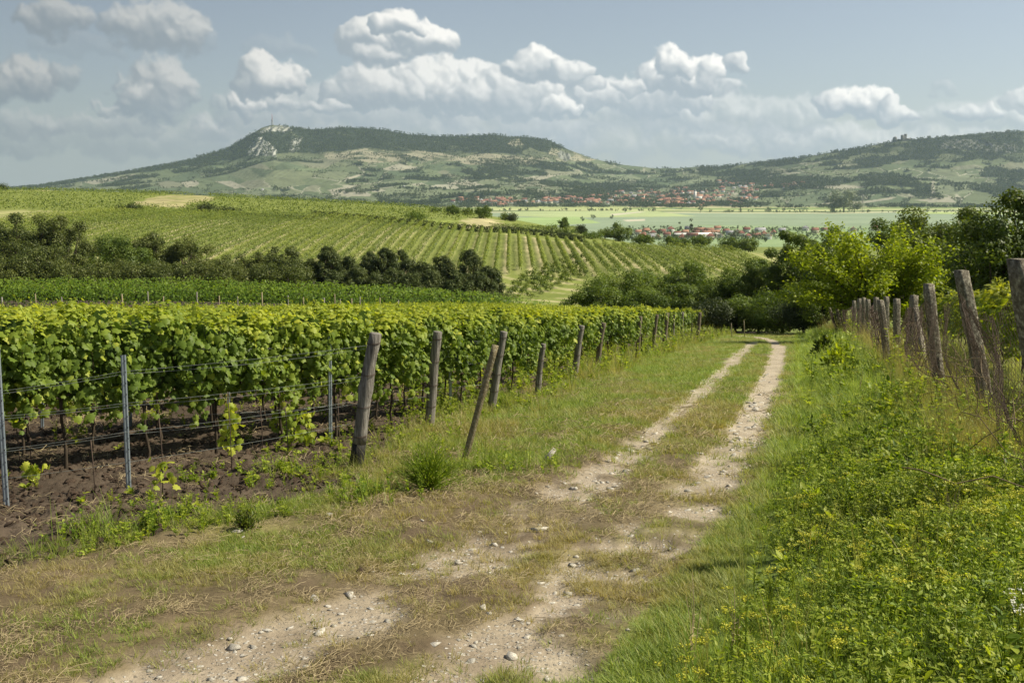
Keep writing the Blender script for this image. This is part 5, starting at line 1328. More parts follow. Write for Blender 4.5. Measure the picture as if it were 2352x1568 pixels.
    X, Y = sample(int(1500*q), 3, 26, rs, pw=.8); Z, z = ground_z(X, Y); ok = (X > XR(Y)+1.15) & (X < XF(Y)-.1) & (fbm(X, Y, .9, 3, 451) > .50)
    X, Y, Z = X[ok], Y[ok], Z[ok]; n = len(X); ki = rs.choice(4, n, p=[.34, .28, .35, .03])
    scatter('yellow_flower_heads', np.c_[X, Y, Z], euler(n, rs, .12), rs.uniform(.45, 1.0, n), ums, ki, .4, 'yellow umbel flowers among the weeds on the bank', 'flowers')
    # --- lush margin of the vineyard: between soil and verge
    X, Y = sample(int(30000*q), 6, 80, rs); Z, z = ground_z(X, Y); d = X-XS(Y)
    w = .25+.55*sstep(Y, 8, 11)+.5*sstep(Y, 10, 13)*(1-sstep(Y, 17, 22)); ok = (d > -.45) & (d < w*1.3) & (fbm(X, Y, 1.2, 3, 461) > .42)
    X, Y, Z, d = X[ok], Y[ok], Z[ok], d[ok]; n = len(X); s = np.clip(Y/14, .45, 3)*rs.uniform(.4, 1.15, n)
    tall = long_+wild; scatter('margin_grass', np.c_[X, Y, Z], euler(n, rs, .25), s, tall, rs.randint(0, 6, n), np.clip(fbm(X, Y, 1.1, 3, 471)*2-.65, 0, 1), 'tangled half dry grass along the edge of the tilled soil', 'grass')
    X, Y = sample(int(20000*q), 4.5, 80, rs); Z, z = ground_z(X, Y); d = X-XS(Y); ok = (d > -1.2-.03*Y) & (d < .5+.35*sstep(Y, 9, 12)) & (fbm(X, Y, 1.6, 3, 481) > .50-.1*sstep(Y, 20, 30)-.10*(Y < 12)*(np.abs(d) < .45))
    X, Y, Z = X[ok], Y[ok], Z[ok]; n = len(X); s = np.clip(Y/12, .4, 3)*rs.uniform(.4, 1.1, n)
    scatter('margin_weeds', np.c_[X, Y, Z], euler(n, rs, .15), s, weeds, rs.randint(0, 6, n), np.clip(rs.normal(.2, .2, n), 0, .7), 'small weeds growing along the vineyard edge', 'weeds')
    # weeds on the soil
    X, Y = sample(int(9000*q), 6, 60, rs); Z, z = ground_z(X, Y); ok = z['soil'] & (fbm(X, Y, 1.5, 3, 491)+.12*sstep(Y, 14, 20) > .60)
    X, Y, Z = X[ok], Y[ok], Z[ok]; n = len(X)
    scatter('soil_weeds', np.c_[X, Y, Z], euler(n, rs, .15), np.clip(Y/14, .45, 2)*rs.uniform(.4, 1.2, n), weeds+short, rs.randint(0, 10, n), np.clip(rs.normal(.35, .25, n), 0, 1), 'scattered small weeds on the tilled soil', 'weeds')
    # dry straw lying about
    mb = []
    for s_ in (1, 2, 3):
        r2 = rng(s_+60); b = MB()
        for k in range(9):
            a = r2.uniform(0, 6.28); L = r2.uniform(.05, .16); c = r2.normal(0, .05, 2); P = np.array([[c[0], c[1], .008], [c[0]+math.cos(a)*L*.5, c[1]+math.sin(a)*L*.5, .03], [c[0]+math.cos(a+.4)*L, c[1]+math.sin(a+.4)*L, .006]]); b.tube(P, .0017, 3, .5, cap=False)
        mb.append(b.data('straw', M['twig2']))
    X, Y = sample(int(13000*q), 3, 26, rs); Z, z = ground_z(X, Y); ok = (z['bank'] < .2) & (fbm(X, Y, 1.4, 3, 501) > .46) & (X < XR(Y)+.5) & (~z['soil'] | (rs.uniform(size=len(X)) < .18)) & (z['rut'] < .4)
    X, Y, Z = X[ok], Y[ok], Z[ok]; n = len(X)
    scatter('straw_litter', np.c_[X, Y, Z], euler(n, rs, .05), rs.uniform(.6, 1.5, n)*np.clip(Y/9, .7, 2), mb, rs.randint(0, 3, n), 0, 'dry straw and stalks lying on the verge and soil', 'straw')
    # dead stems and dry tall grass at the fence
    X, Y = sample(int(9000*q), 5, 75, rs); o = rs.normal(0, .28, len(X)); X = XF(Y)+o; Z, z = ground_z(X, Y); n = len(X); ok = (rs.uniform(size=n) < (.25+.4*(fbm(X, Y, .6, 3, 8) > .5))) & (Y > 9); X, Y, Z = X[ok], Y[ok], Z[ok]; n = len(X)
    tall = [tuft(21, 10, .75, .06, .004, .35, 4), tuft(22, 12, .55, .07, .004, .5, 4), tuft(23, 8, .95, .06, .0035, .3, 4)]
    scatter('dry_fence_grass', np.c_[X, Y, Z], euler(n, rs, .12), rs.uniform(.5, 1.1, n)*np.clip(Y/20, .75, 1.3), tall, rs.randint(0, 3, n), rs.uniform(.55, 1, n), 'dead straw coloured tall grass along the foot of the fence', 'grass')
    # --- gravel
    st = [stone(s_) for s_ in range(6)]
    X, Y = sample(int(52000*q), 2.8, 30, rs, pw=.85); Z, z = ground_z(X, Y); c = fbm(X, Y, 1.3, 3, 511)
    ok = (z['rut'] > .25) & (rs.uniform(size=len(X)) < np.clip(z['rut']*.9*sstep(c, .30, .62), 0, 1)) | ((z['rut'] > .03) & (rs.uniform(size=len(X)) < .03)) | (~z['soil'] & (z['bank'] < .1) & (Y < 11) & (rs.uniform(size=len(X)) < .012))
    X, Y, Z = X[ok], Y[ok], Z[ok]; n = len(X); s = .013+.075*rs.uniform(0, 1, n)**4.2
    scatter('gravel', np.c_[X, Y, Z-s*.02], euler(n, rs, .2), s*np.clip(Y/7, .9, 2.2), st, rs.randint(0, 6, n), 0, 'pale gravel and small stones lying in the wheel ruts', 'gravel')
    # clods and stones on the soil
    cm = []
    for m_ in st[:3]: k = m_.copy(); k.materials.clear(); k.materials.append(M['clod']); cm.append(k)
    X, Y = sample(int(60000*q), 5, 26, rs); Z, z = ground_z(X, Y); ok = z['soil'] & (fbm(X, Y, 2, 3, 521) > .36); X, Y, Z = X[ok], Y[ok], Z[ok]; n = len(X)
    scatter('soil_clods', np.c_[X, Y, Z], euler(n, rs, .5), .03+.10*rs.uniform(0, 1, n)**2.6, cm, rs.randint(0, 3, n), 0, 'crumbled brown clods on the tilled soil', 'clods')
M['willow'] = leaf_mat('willow_leaf', [(0, (.13, .16, .08)), (1, (.24, .27, .15))], .2, (1.1, 1.1, .7))
M['clod'] = solid_mat('soil_clod', (.045, .031, .021), (.115, .079, .055), 12, .95, .8, vary=.3)
def build_small():
    "single things on the ground"
    for i, (x, y, s, lab) in enumerate([(720,1376,.10,'white rounded stone lying alone left of the left rut'),(803,1362,.14,'flat pale stone beside a green tuft at the left rut'),(1240,1216,.15,'long flat white stone in the upper part of the left rut'),
        (1052,1282,.08,'small white stone right of a group of pebbles in the left rut'),(985,1246,.09,'flat grey stone above the pebble group'),(738,1444,.10,'pale stone at the lower end of the left gravel strip'),(537,1478,.09,'lone pale stone near the bottom left of the track'),
        (828,1312,.10,'dark brown stone standing up and casting a small shadow'),(1306,1352,.10,'flat pale stone near the middle of the lower track'),(1172,1500,.09,'ochre stone near the bottom of the right rut'),(1108,1400,.08,'small white stone between the ruts, right of the green tuft'),
        (756,1192,.11,'white flat stone at the grass edge under the wooden post'),(545,1228,.10,'whitish stone beside the dark stump'),(120,1000,.05,'small white chip on the dark soil at the left'),(306,1150,.07,'pale stone at the foot of the lone tall metal post'),(790,1075,.17,'brown stone at the foot of the tarred wooden post')]):
        X, Y, z = hit(x, y, 3.2, 60); z = float(ground_z([X], [Y])[0][0]); rs = rng(60+i)
        m = stone(40+i)
        if 'brown' in lab: m.materials.clear(); m.materials.append(M['clod'])
        o = obj('stone', m, loc=(X, Y, z+s*.1)); o.scale = (s, s, s*(1.6 if 'standing' in lab else 1)); o.rotation_euler = (0, 0, rs.uniform(0, 6)); tag(o, lab, 'stone', 'single stones on and beside the track')
    # feathery green shrub left of the leaning stake
    def shrub(x, y, h, w, n, lab, nm, seed, mat='weed', size=.05, tm=NARROW, fine=True, Y=None):
        if nm == 'weed_clump':
            X, Yh, z = hit(x, y, 3.2, 90); rs = rng(seed); rt = empty(nm, (X, Yh, z), 0, lab, 'plant'); mb = MB(); gb = MB()
            for k in range(int(9+22*w)):
                a = rs.uniform(0, 6.28); q = rs.uniform(0, 1)**.7*w*.62; px, py = q*math.cos(a), q*math.sin(a)*.8; pz = float(ground_z([X+px], [Yh+py])[0][0])-z; hh = h*rs.uniform(.4, 1.15)
                if rs.uniform() < .6: mb.merge(broad(seed*31+k, hh, int(rs.uniform(10, 26)), rs.uniform(.035, .075), .07, tm if rs.uniform() < .7 else OVATE, 3), (px, py, pz), a)
                else: gb.merge(tuft(seed*37+k, 14, hh*1.1, .05, .005, .8, raw=True), (px, py, pz), a)
            mb.build('leaves', M[mat], rt); gb.build('grass', M['grass'], rt); return rt
        if mat == 'weed': size *= .62; n = int(n*1.7); h *= .9
        X, Yh, z = hit(x, y, 3.2, 90); z = float(ground_z([X], [Yh])[0][0]); rs = rng(seed); rt = empty(nm, (X, Yh, z), 0, lab, 'plant'); mb = MB(); st = MB()
        for k in range(n):
            a = rs.uniform(0, 6.28); q = rs.uniform(0, 1)**.5*rs.uniform(.5, 1.25); tip = np.array([math.cos(a)*w*q/2, math.sin(a)*w*q/2, h*max(.15, 1-.55*q*q)*rs.uniform(.35, 1.05)])
            m_ = tip*(.35, .35, .6); t = np.linspace(0, 1, 7)[:, None]; c = 2*t*(1-t)*m_+t**2*tip; st.tube(c[[0, 3, 6]], [.004, .003, .0015], 3, .5, cap=False)
            j = 7; p = c[rs.randint(2, 7, j)]+rs.normal(0, .02, (j, 3)); d = (tip/np.linalg.norm(tip))[None]+rs.normal(0, .6, (j, 3))
            leaves(mb, tm, p, np.cross(d, rs.normal(size=(j, 3))), size*rs.uniform(.6, 1.3, j), rs, up=tuple(tip/np.linalg.norm(tip)))
        st.build('stems', M['weed' if mat == 'weed' else 'bark'], rt); mb.build('foliage', M[mat], rt); return rt
    shrub(985, 1128, .62, .85, 260, 'feathery dark green bushy shrub left of the foot of the leaning stake', 'broom_shrub', 71, 'weed', .06)
    shrub(860, 1150, .30, .9, 160, 'low spreading green weed clump under the tarred wooden post', 'weed_clump', 72, 'weed', .06, OVATE)
    shrub(1100, 1080, .42, .8, 180, 'green weed clump right of the feathery shrub', 'weed_clump', 73, 'weed', .07, NARROW)
    shrub(1190, 1085, .32, .9, 150, 'green leafy clump with small white flowers beside the broken white slat', 'weed_clump', 74, 'weed', .06, OVATE)
    shrub(1185, 935, .5, .9, 150, 'bright green weed clump at the foot of the third wooden end post', 'weed_clump', 75, 'weed', .07, OVATE)
    shrub(1890, 822, .75, .8, 130, 'dark round sapling with drooping brownish leaves on the bank', 'sapling', 76, 'walnut', .16, OVATE)
    shrub(1925, 850, .65, .85, 70, 'small fresh green sapling in front of the dark round one', 'sapling', 77, 'cherry', .18, OVATE)
    shrub(1955, 765, 1.1, 1.7, 230, 'dry yellowish bush in front of the far end of the fence', 'dry_bush', 78, 'cherry', .16, NARROW)
    shrub(2275, 1010, .35, .5, 120, 'small dark prickly plant at the foot of the second nearest concrete post', 'thistle', 79, 'walnut', .07, NARROW)
    shrub(566, 1222, .17, .24, 60, 'dark curly tuft on a small stump at the soil edge', 'stump_tuft', 80, 'walnut', .032, OVATE)
    shrub(652, 1085, .26, .5, 60, 'grey green leafy weed on the soil left of the tarred wooden post', 'weed_clump', 81, 'weed', .08, OVATE)
    shrub(452, 1105, .14, .4, 60, 'low yellowish weed on the soil right of the lone tall metal post', 'weed_clump', 84, 'weed', .05, OVATE)
    shrub(345, 1215, .35, .6, 80, 'upright green weeds at the soil edge below the lone tall metal post', 'weed_clump', 82, 'weed', .06, OVATE)
    shrub(180, 1235, .30, .5, 70, 'upright green weed at the soil edge near the left', 'weed_clump', 83, 'weed', .06, OVATE)
    shrub(410, 1190, .22, .55, 80, 'broad leaved weed patch at the soil edge left of the dark stump', 'weed_clump', 85, 'weed', .07, OVATE)
    # broken white slat
    X, Y, z = hit(1258, 1062, 4, 40); z = float(ground_z([X], [Y])[0][0]); mb = MB(); mb.tube([(-.06, 0, -.02), (.0, 0, .06), (.09, 0, .17)], [.028, .03, .022], 4, .5, sq=True, rough=.1)
    tag(mb.build('broken_slat', M['stone'], loc=(X, Y, z)), 'short broken white slat sticking out of the grass beside the left rut', 'slat')
    # far little stakes at the turn of the track
    for i, (x, yb, yt) in enumerate([(1683,758,742),(1712,756,735)]):
        Y = 66.; u, w = ray(x, yb); u2, w2 = ray(x-2, yt); X = u*Y; z = gz(X, Y)
        o = MB().tube([(0, 0, -.3), (-.12, 0, max(.45, EYE+w2*Y-z))], .03, 5, .5).build('vineyard_stake', M['lichen'], loc=(X, Y, z)); tag(o, ['left','right'][i]+' one of two small leaning stakes at the turn of the track', 'stake', 'small stakes at the turn of the track')
    # garden vines and dry vines behind the fence
    rs = rng(91)
    for i in range(22):
        Y = 11.5+i*1.35; X = float(XF(Y))+1.9+rs.uniform(-.2, .5)+(.8 if Y > 24 else 0); z = gz(X, Y); r = empty('garden_vine', (X, Y, z), 1.2+rs.normal(0, .2))
        tag(r, '%s grapevine from the near end of the yellow green row behind the fence' % ordinal(i+1), 'grapevine', 'garden vines behind the fence')
        obj('trunk', TRUNKS[i % 4], r); o = obj('foliage', GARD[i % 3], r); r.scale = (1.25, 1.2, rs.uniform(.88, 1.05))
    mb = MB()
    for k in range(150):
        Y = float(np.exp(rs.uniform(math.log(6), math.log(30)))); X = float(XF(Y))+rs.normal(-.02, .12); z = gz(X, Y); L = rs.uniform(.3, 1.4); P = [np.array([X, Y, z+rs.uniform(.0, 1.1)])]; d = rs.normal(0, 1, 3)*(.5, 1, .8)
        for j in range(7): d = d*.8+rs.normal(0, .45, 3)*(.5, 1, 1); P.append(P[-1]+d/np.linalg.norm(d)*L/7)
        P = np.array(P); P[:, 2] = np.maximum(P[:, 2], z); mb.tube(P, rs.uniform(.002, .005), 4, .5, cap=False)
    tag(mb.build('dead_bindweed', M['twig']), 'tangle of dead climbing stems in the fence netting', 'dead stems', kind='stuff')
M['garden_vine'] = leaf_mat('garden_vine_leaf', [(0, (.10, .16, .02)), (.5, (.18, .24, .03)), (1, (.30, .33, .05))], trans=.5, tcol=(1.5, 1.35, .4))
GARD = [vine_foliage(s, 330, .10, .15, fill=20, top=2.0).data('foliage', M['garden_vine']) for s in (61, 62, 63)]

# ------------------------------------------------------------------ houses, church, tower, ruin, pylon
M['wall_w'] = solid_mat('pale_plaster', (.70, .68, .63), (.80, .78, .74), .4, .9, vary=.25)
M['wall_c'] = solid_mat('cream_plaster', (.52, .46, .34), (.60, .53, .42), .4, .9, vary=.3)
M['roof_o'] = solid_mat('orange_tile', (.24, .13, .085), (.33, .185, .125), .6, .85, vary=.35)
M['roof_r'] = solid_mat('brown_red_tile', (.17, .08, .06), (.24, .115, .085), .6, .85, vary=.35)
M['roof_g'] = solid_mat('grey_roof', (.22, .22, .23), (.32, .32, .33), .6, .8, vary=.3)
M['glass'] = solid_mat('dark_window', (.03, .035, .045), rough=.2, spec=.5)
M['ruin'] = solid_mat('ruin_masonry', (.13, .125, .11), (.24, .23, .20), .3, .95)
M['steel'] = solid_mat('tower_steel', (.32, .31, .30), (.42, .41, .40), .3, .6)
M['mast_red'] = solid_mat('mast_red', (.35, .10, .08), rough=.7)
M['crag'] = solid_mat('limestone_crag', (.17, .17, .155), (.50, .49, .47), .035, .95, 0, (1, 1, .35), c3=(.62, .61, .58))
def house_parts(L, W, h, rh, hip=False):
    w = MB(); x, y = L/2, W/2
    V = [(-x,-y,-4),(x,-y,-4),(x,y,-4),(-x,y,-4),(-x,-y,h),(x,-y,h),(x,y,h),(-x,y,h)]
    w.add(V, np.array([[0,1,5,4],[1,2,6,5],[2,3,7,6],[3,0,4,7]]), .5)
    w.add([(-x,-y,h),(-x,y,h),(-x,0,h+rh*.96),(x,-y,h),(x,y,h),(x,0,h+rh*.96)], np.array([[0,2,1],[3,4,5]]), .5)
    r = MB(); o = .5; e = x-(W*.4 if hip else -o); yo = y+o; hh = h-o*rh/y; t = .3
    V = [(-x-o,-yo,hh),(x+o,-yo,hh),(e,0,h+rh),(-e,0,h+rh),(-x-o,yo,hh),(x+o,yo,hh)]; V2 = [(a, b, c+t) for a, b, c in V]
    r.add(V+V2, [np.array([[6,7,8,9],[8,11,10,9],[0,3,2,1],[2,3,4,5],[0,1,7,6],[4,10,11,5]]), np.array([[7,11,8],[6,9,10],[1,2,5],[0,4,3]])], .5)
    r.box(L*.18, 0, h+rh+.3, .8, .8, 1.8)
    win = MB()
    for s in (-1, 1):
        for k in range(int(L/3.2)): win.box(-x+1.7+k*3.1, s*(y+.02), h*.55, 1.1, .08, 1.3)
    return w, r, win
def build_houses():
    HP = {}; wb = MB(); wb.box(0, 0, 0, 1.2, .08, 1.4); WIN = wb.data('window', M['glass'])
    rs = rng(17)
    for i, (L, W, h, rh, hip) in enumerate([(13, 9, 3.6, 4.2, 0), (17, 9, 3.4, 4, 0), (11, 10, 5.2, 3.8, 1), (22, 10, 3.8, 4.4, 0), (12, 9, 5.8, 4, 0)]):
        w, r, n = house_parts(L, W, h, rh, hip)
        for wk in ('wall_w', 'wall_c'):
            for rk in ('roof_o', 'roof_r', 'roof_g'): HP[(i, wk, rk)] = (w.data('wall', M[wk]), r.data('roof', M[rk]), n.data('windows', M['glass']))
    def put(x, y, key, rz, s, lab, grp, y0=1200, parts=True, windows=False, name='house'):
        X, Y, z = hit(x, y, y0, 5600); rt = empty(name, (X, Y, z), rz, lab, 'house', grp); rt.scale = (s,)*3
        w, r, n = HP[key]; obj('wall', w, rt); obj('roof', r, rt)
        if windows:
            L_ = [13, 17, 11, 22, 12][key[0]]; W_ = [9, 9, 10, 10, 9][key[0]]
            for k in range(3): obj('window', WIN, rt, ((k-1)*L_*.29, -W_/2-.03, 1.9))
        return rt
    nm = {'wall_w': 'white walled', 'wall_c': 'cream walled', 'roof_o': 'orange roof', 'roof_r': 'red roof', 'roof_g': 'grey roof'}
    sz = ['small', 'long', 'hipped', 'barn like', 'tall']
    # near village below the slope
    cnt = 0
    NV = [(1466,536),(1484,530),(1500,538),(1520,533),(1478,541),(1532,542),(1556,541),(1574,534),(1590,543),(1606,530),(1622,541),(1640,536),(1655,543),(1668,531),(1684,543),(1702,540),(1718,545),(1736,541),(1755,537),(1776,534),(1796,530),(1540,530),(1630,529),(1850,527),(1872,532),(1715,531),(1894,528),(2010,527),(1960,529),(1494,544),(1512,545),(1566,546),(1582,527),(1598,536),(1614,528),(1632,547),(1648,528),(1676,537),(1694,534),(1746,530),(1764,546)]
    for i, (x, y) in enumerate(NV):
        key = (rs.choice([0, 1, 2, 4]), rs.choice(['wall_w', 'wall_c']), rs.choice(['roof_o', 'roof_o', 'roof_r', 'roof_r', 'roof_g']))
        put(x, y+3, key, rs.choice([0, .2, 1.4, -.3, 2.9])+rs.normal(0, .15), rs.uniform(.7, .95), '%s %s house with %s, %s from left in the near village' % (sz[key[0]], nm[key[1]], nm[key[2]], num_ord(sorted(NV).index((x, y))+1)), 'houses of the near village', y0=1150, windows=True)
    # hall with white roof
    X, Y, z = hit(1600, 545, 1150, 3000); rt = empty('hall', (X, Y, z), .1, 'long low white roofed hall in front of the near village', 'hall'); mb = MB(); mb.box(0, 0, 1.5, 60, 14, 6); mb.build('wall', M['wall_w'], rt); mb = MB(); mb.add([(-31,-8,4.6),(31,-8,4.6),(31,8,4.6),(-31,8,4.6),(-31,0,6.5),(31,0,6.5)], [np.array([[0,1,5,4],[4,5,2,3]]), np.array([[0,4,3],[1,2,5]])], .5); mb.build('roof', M['wall_w'], rt)
    # far town at the foot of the hills
    pts = []
    def band(x0, x1, ya, yb, n):
        for k in range(n): x = rs.uniform(x0, x1); t = (x-x0)/(x1-x0); pts.append((x, lerp(ya[0], ya[1], t)+rs.uniform(0, 1)*(lerp(yb[0], yb[1], t)-lerp(ya[0], ya[1], t))))
    band(1040, 1240, (457, 458), (466, 468), 42); band(1240, 1480, (456, 450), (467, 470), 80); band(1480, 1640, (446, 440), (473, 476), 110); band(1640, 1745, (440, 440), (476, 472), 40)
    band(1480, 1590, (438, 432), (446, 442), 12); band(1650, 1745, (415, 424), (436, 440), 30); band(1745, 1870, (430, 420), (438, 428), 12); band(1105, 1165, (470, 470), (474, 474), 6); band(1380, 1490, (444, 440), (450, 446), 12)
    pts.sort(); used = {}
    for i, (x, y) in enumerate(pts):
        key = (rs.choice([0, 0, 1, 2, 3, 4], p=[.25, .2, .2, .12, .08, .15]), rs.choice(['wall_w', 'wall_c'], p=[.6, .4]), rs.choice(['roof_o', 'roof_r', 'roof_g'], p=[.55, .33, .12]))
        put(x, y, key, rs.choice([0, .3, 1.5, -.2])+rs.normal(0, .2), rs.uniform(.95, 1.4), '%s %s house with %s, %s from left in the far town' % (sz[key[0]], nm[key[1]], nm[key[2]], num_ord(i+1)), 'houses of the far town under the hills', y0=2500)
    # single field huts
    for x, y, lab in [(603,437,'tiny white hut among the fields on the left hill foot'),(927,430,'tiny white hut in the middle of the hill fields'),(1378,427,'tiny white hut on the ridge right of the mountain')]: put(x, y, (0, 'wall_w', 'roof_g'), .2, .8, lab, None, y0=3000, name='hut')
    # church with white tower
    X, Y, z = hit(1599, 458, 2500, 5000); rt = empty('church', (X, Y, z), .15, 'white church with a tall tower in the middle of the far town', 'church'); mb = MB(); mb.box(12, 0, 4, 26, 12, 16); mb.build('nave', M['wall_w'], rt)
    mb = MB(); mb.add([(-1,-7,12),(26,-7,12),(26,7,12),(-1,7,12),(-1,0,19),(26,0,19)], [np.array([[0,1,5,4],[4,5,2,3]]), np.array([[0,4,3],[1,2,5]])], .5); mb.build('roof', M['roof_o'], rt)
    tw = MB(); tw.box(-5, 0, 13, 8.5, 8.5, 34); t = tw.build('tower', M['wall_w'], rt); c = MB(); c.tube([(-5, 0, 30.1), (-5, 0, 33), (-5, 0, 36), (-5, 0, 40)], [5.2, 3.8, 1.6, .2], 8, .5); c.build('spire', M['roof_g'], t)
    # transmitter on the mountain top
    X, Y, z = hit(625.5, 288, 3500, 6500); top = EYE+ray(625, 262)[1]*Y; H = top-z
    rt = empty('transmitter_tower', (X, Y, z), 0, 'transmitter tower with a thick lattice foot and thin mast on the mountain top', 'tower')
    mb = MB(); h1 = H*.42
    for sx in (-1, 1):
        for sy in (-1, 1): mb.tube([(sx*5.5, sy*5.5, -8), (sx*3.0, sy*3.0, h1)], .55, 4, .5, sq=True)
    for k in range(5):
        q = k/5*h1; r = 5.5-2.5*k/5; r2 = 5.5-2.5*(k+1)/5; q2 = (k+1)/5*h1
        for sx, sy, ex, ey in ((-1,-1,1,-1),(1,-1,1,1),(1,1,-1,1),(-1,1,-1,-1)): mb.tube([(sx*r, sy*r, q), (ex*r2, ey*r2, q2)], .3, 4, .5); mb.tube([(sx*r2, sy*r2, q2), (ex*r2, ey*r2, q2)], .3, 4, .5)
    mb.build('lattice', M['steel'], rt)
    mb = MB(); mb.tube([(0, 0, h1*.75), (0, 0, h1*.98)], 4.2, 12, .5); mb.tube([(0, 0, h1), (0, 0, h1*1.18)], 5.0, 12, .5); mb.build('platforms', M['steel'], rt)
    mb = MB(); mb.tube([(0, 0, h1), (0, 0, H*.72), (0, 0, H)], [1.9, 1.3, .7], 6, .5); mb.build('mast', M['mast_red'], rt)
    # buildings by the tower
    for x, lab in ((640, 'low white building right of the transmitter tower'), (652, 'small white hut on the rocky mountain top')): put(x, 291, (1, 'wall_w', 'roof_g'), .2, .8, lab, None, y0=4200, name='hut')
    # castle ruin on the right hill
    X, Y, z = hit(2066, 324, 3500, 6500); rt = empty('castle_ruin', (X, Y, z+5), 0, 'dark ruin with a broken tower and a round stump on the right hill crest', 'ruin'); rt.scale = (1.05,)*3
    rs2 = rng(3)
    mb = MB()
    for (x0, x1, h) in ((8, 16, 26), (16, 24, 22), (24, 31, 31)): mb.box((x0+x1)/2, 0, h/2-8, x1-x0, 16, h+10, jit=.8, rs=rs2)
    mb.build('broken_tower', M['ruin'], rt)
    mb = MB(); mb.tube([(-22, 0, -12), (-22, 0, 4), (-23, 0, 11), (-24, 0, 15)], [11, 10, 8, 4], 9, .5, rough=.15, rs=rs2); mb.build('round_stump', M['ruin'], rt)
    mb = MB(); mb.box(44, 2, 1, 22, 6, 12, jit=1.2, rs=rs2); mb.box(0, 2, -1, 18, 6, 8, jit=1, rs=rs2); mb.build('wall', M['ruin'], rt)
    # lattice pylon on the plain and small ones
    for (x, yb, yt, y0, lab) in ((1980, 488, 446, 1900, 'tall lattice pylon standing in the green plain on the right'), (2296, 505, 478, 1700, 'slim lattice pylon in the plain between the dark trees'), (1495, 560, 541, 1200, 'small mast before the near village')):
        X, Y, z = hit(x, yb, y0, 4000); H = EYE+ray(x, yt)[1]*Y-z; rt = empty('pylon', (X, Y, z), .3, lab, 'pylon'); mb = MB(); b = H*.09
        for sx in (-1, 1):
            for sy in (-1, 1): mb.tube([(sx*b, sy*b, -1), (sx*b*.25, sy*b*.25, H*.75), (0, 0, H)], .32, 4, .5)
        for k in range(8):
            q, q2 = k/8*H*.75, (k+1)/8*H*.75; r, r2 = b*(1-.75*k/8), b*(1-.75*(k+1)/8)
            for sx, sy, ex, ey in ((-1,-1,1,-1),(1,-1,1,1),(1,1,-1,1),(-1,1,-1,-1)): mb.tube([(sx*r, sy*r, q), (ex*r2, ey*r2, q2)], .2, 3, .5)
        mb.build('lattice', M['steel'], rt); mb = MB()
        for k in (.68, .80, .92): mb.tube([(-H*.13, 0, H*k), (0, 0, H*(k+.02)), (H*.13, 0, H*k)], [.15, .4, .15], 4, .5)
        mb.build('cross_arms', M['steel'], rt)
def num_ord(n): return '%d%s' % (n, 'th' if 10 < n % 100 < 20 else {1: 'st', 2: 'nd', 3: 'rd'}.get(n % 10, 'th'))
def ordinal3(n):
    if n < 100: return ordinal(n)
    return ['', 'hundred', 'two hundred', 'three hundred'][n//100]+' and '+ordinal(n % 100) if n % 100 else ['', 'hundredth', 'two hundredth', 'three hundredth'][n//100]
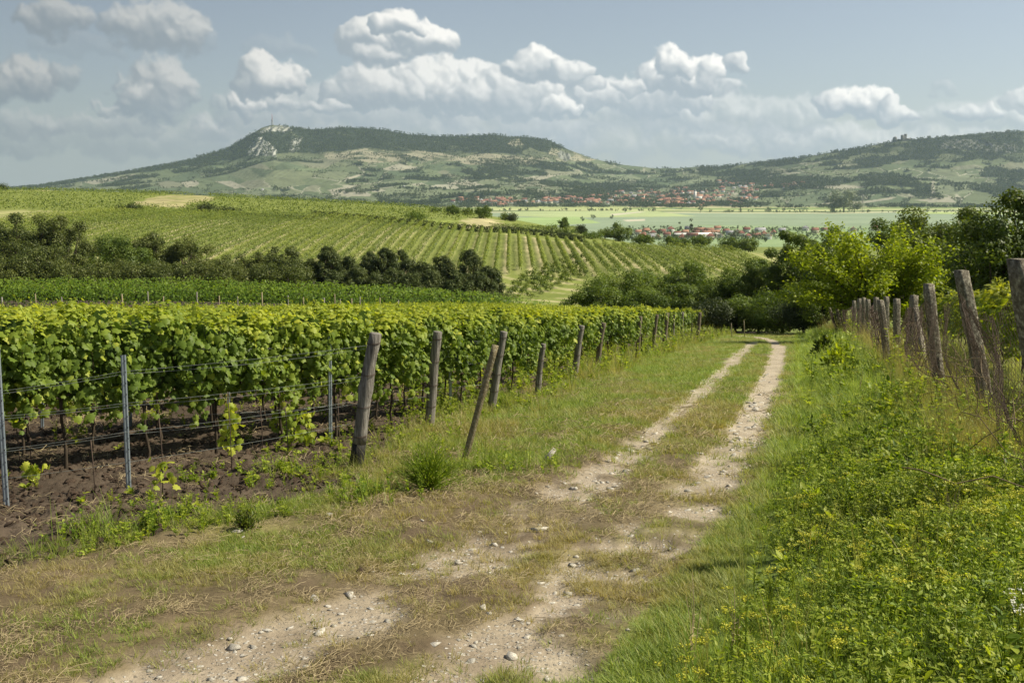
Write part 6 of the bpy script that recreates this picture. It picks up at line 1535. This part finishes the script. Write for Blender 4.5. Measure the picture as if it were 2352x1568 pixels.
# ------------------------------------------------------------------ far trees
def build_far(terr):
    X, Y, Z, PX, PY, f, h, r, d, up, us = terr
    rs = rng(23)
    blobs = [blob_tree_data('far_crown', 900+s, 9, 9, M['far_tree'], 46, 2.6, nc=4) for s in range(4)]
    inv = (np.abs(X/np.maximum(Y, 1)) < .57) & (Y > 3200) & (Y < 6300)
    ix = np.nonzero(inv & f)[0]; ix = rs.choice(ix, min(34000, len(ix)), replace=False)
    ih = np.nonzero(inv & h & ~f)[0]; ih = rs.choice(ih, min(13000, len(ih)), replace=False)
    iu = np.nonzero(inv & ~f & ~r & (up > .3) & (fbm(X, Y, 1/60., 3, 601) > .52))[0]; iu = rs.choice(iu, min(3000, len(iu)), replace=False)
    idd = np.nonzero(inv & d)[0]; idd = rs.choice(idd, min(350, len(idd)), replace=False)
    i = np.concatenate([ix, ih, iu, idd]); n = len(i); P = np.c_[X[i]+rs.uniform(-8, 8, n), Y[i]+rs.uniform(-6, 6, n), Z[i]]
    scatter('distant_wood', P, np.c_[np.zeros((n, 2)), rs.uniform(0, 6.28, n)], np.concatenate([rs.uniform(.8, 1.45, len(ix)), rs.uniform(.35, .8, len(ih)), rs.uniform(.4, .8, len(iu)), rs.uniform(.5, .9, len(idd))]), blobs, rs.randint(0, 4, n), 0, 'woods, hedges and scrub covering the distant hills', 'wood')
    # bush belt along the plain, in front of and among the houses of the town
    B = []
    for (x0, x1, y0, y1, n) in [(1100,1490,472,476,150),(850,1120,466,476,120),(1040,1490,455,464,80),(1490,1750,446,476,110),(1650,1880,415,445,130),(1480,1650,428,440,60),(2000,2352,470,474,30),(1100,1500,484,485.5,60),(1600,2352,487,489,110),(1730,1960,455,462,25),(1440,1920,524,552,330),(1440,1760,546,556,130),(1760,2060,524,534,60)]:
        for k in range(n): B.append((rs.uniform(x0, x1), rs.uniform(y0, y1)))
    P = [hit(x, y, 1150, 5200) for x, y in B]; P = np.array(P); n = len(P)
    scatter('valley_greenery', P, np.c_[np.zeros((n, 2)), rs.uniform(0, 6.28, n)], rs.uniform(.45, 1.1, n)*np.clip(P[:, 1]/3000, .6, 1.2), blobs, rs.randint(0, 4, n), 0, 'belts of trees and garden bushes round the far town and along the plain', 'greenery')
    # single trees of the plain
    big = [blob_tree_data('crown', 950+s, 10, 9, M['far_tree'], 300, 1.3) for s in range(3)]; con = blob_tree_data('crown', 960, 14, 6, M['farbush'], 300, 1.2, True)
    lightc = blob_tree_data('crown', 961, 10, 9, M['willow'], 1400, .7, nc=16)
    for i, (x, y, s, k, lab) in enumerate([(1938,488,7.0,3,'big pale rounded willow group tree standing in the plain'),(1916,488,4.6,3,'pale rounded tree left of the big willow'),(1962,488,3.6,3,'pale rounded tree right of the big willow'),(1912,489,1.5,0,'small dark bush left of the willow group'),
        (1436,489,1.5,0,'small dark tree by the field road in the plain'),(1502,487,1.3,0,'small dark tree right of the field road'),(1338,508,1.0,1,'lone bush in the green field'),(1362,504,1.1,0,'dark bush in the green field, right of the lone one'),(1405,503,1.,1,'right bush of the three in the green field'),(1610,486,1.5,0,'dark small tree at the field edge under the town'),(1766,486,1.3,1,'lone small tree on the field edge in the plain'),(1700,485,1.2,2,'low tree at the field edge, left of the lone small tree'),(1800,486,1.1,0,'small tree at the field edge, right of the lone small tree'),(2130,486,1.2,1,'small tree at the far field edge above the yellow green tree'),
        (1588,540,1.7,4,'tall dark conifer in the near village'),(1560,541,1.4,4,'shorter dark conifer in the near village, left of the tall one'),(1512,541,1.0,0,'round dark tree in the near village left part'),(1452,543,.9,1,'round tree at the left end of the near village'),(1728,545,1.1,1,'round tree in the near village right of the middle'),(1690,548,1.2,0,'dark round tree before the near village right of the white roofed hall'),(1650,546,.8,2,'small tree in the near village'),(1835,530,.6,1,'small lone tree at the top edge of the near village'),(1770,545,1.2,2,'round tree at the right end of the near village'),(1640,547,.9,0,'little dark tree beside the hall'),(1545,545,.9,1,'little round tree left of the hall')]):
        X_, Y_, z_ = hit(x, y, 1150, 5000); rt = obj('field_tree', [big[0], big[1], big[2], lightc, con][k], loc=(X_, Y_, z_)); rt.scale = (s*(1.15 if s > 2 else 1), s, s*(.85 if s > 2 else 1)); rt.rotation_euler = (0, 0, i*1.3); tag(rt, lab, 'tree', 'single trees in the valley')
def build_haze():
    mb = MB(); mb.box(0, 3000, 170, 13000, 9200, 740); m, T = new_mat('air'); v = T.n.new('ShaderNodeVolumePrincipled')
    v.inputs['Color'].default_value = (.60, .78, 1.0, 1); v.inputs['Density'].default_value = HAZE; v.inputs['Anisotropy'].default_value = .2
    o = T.n.new('ShaderNodeOutputMaterial'); T.l.new(v.outputs[0], o.inputs['Volume'])
    tag(mb.build('haze', m), 'thin blue summer haze over the valley', 'haze', kind='stuff')
HAZE = 3.5e-5
# ------------------------------------------------------------------ build everything
terr = build_terrain(Q)
build_fence(); build_houses(); build_trees(); build_rows(); build_mid_bushes()
build_vineyard(); build_trellis(); build_small(); build_undergrowth(Q); build_far(terr)
build_haze()
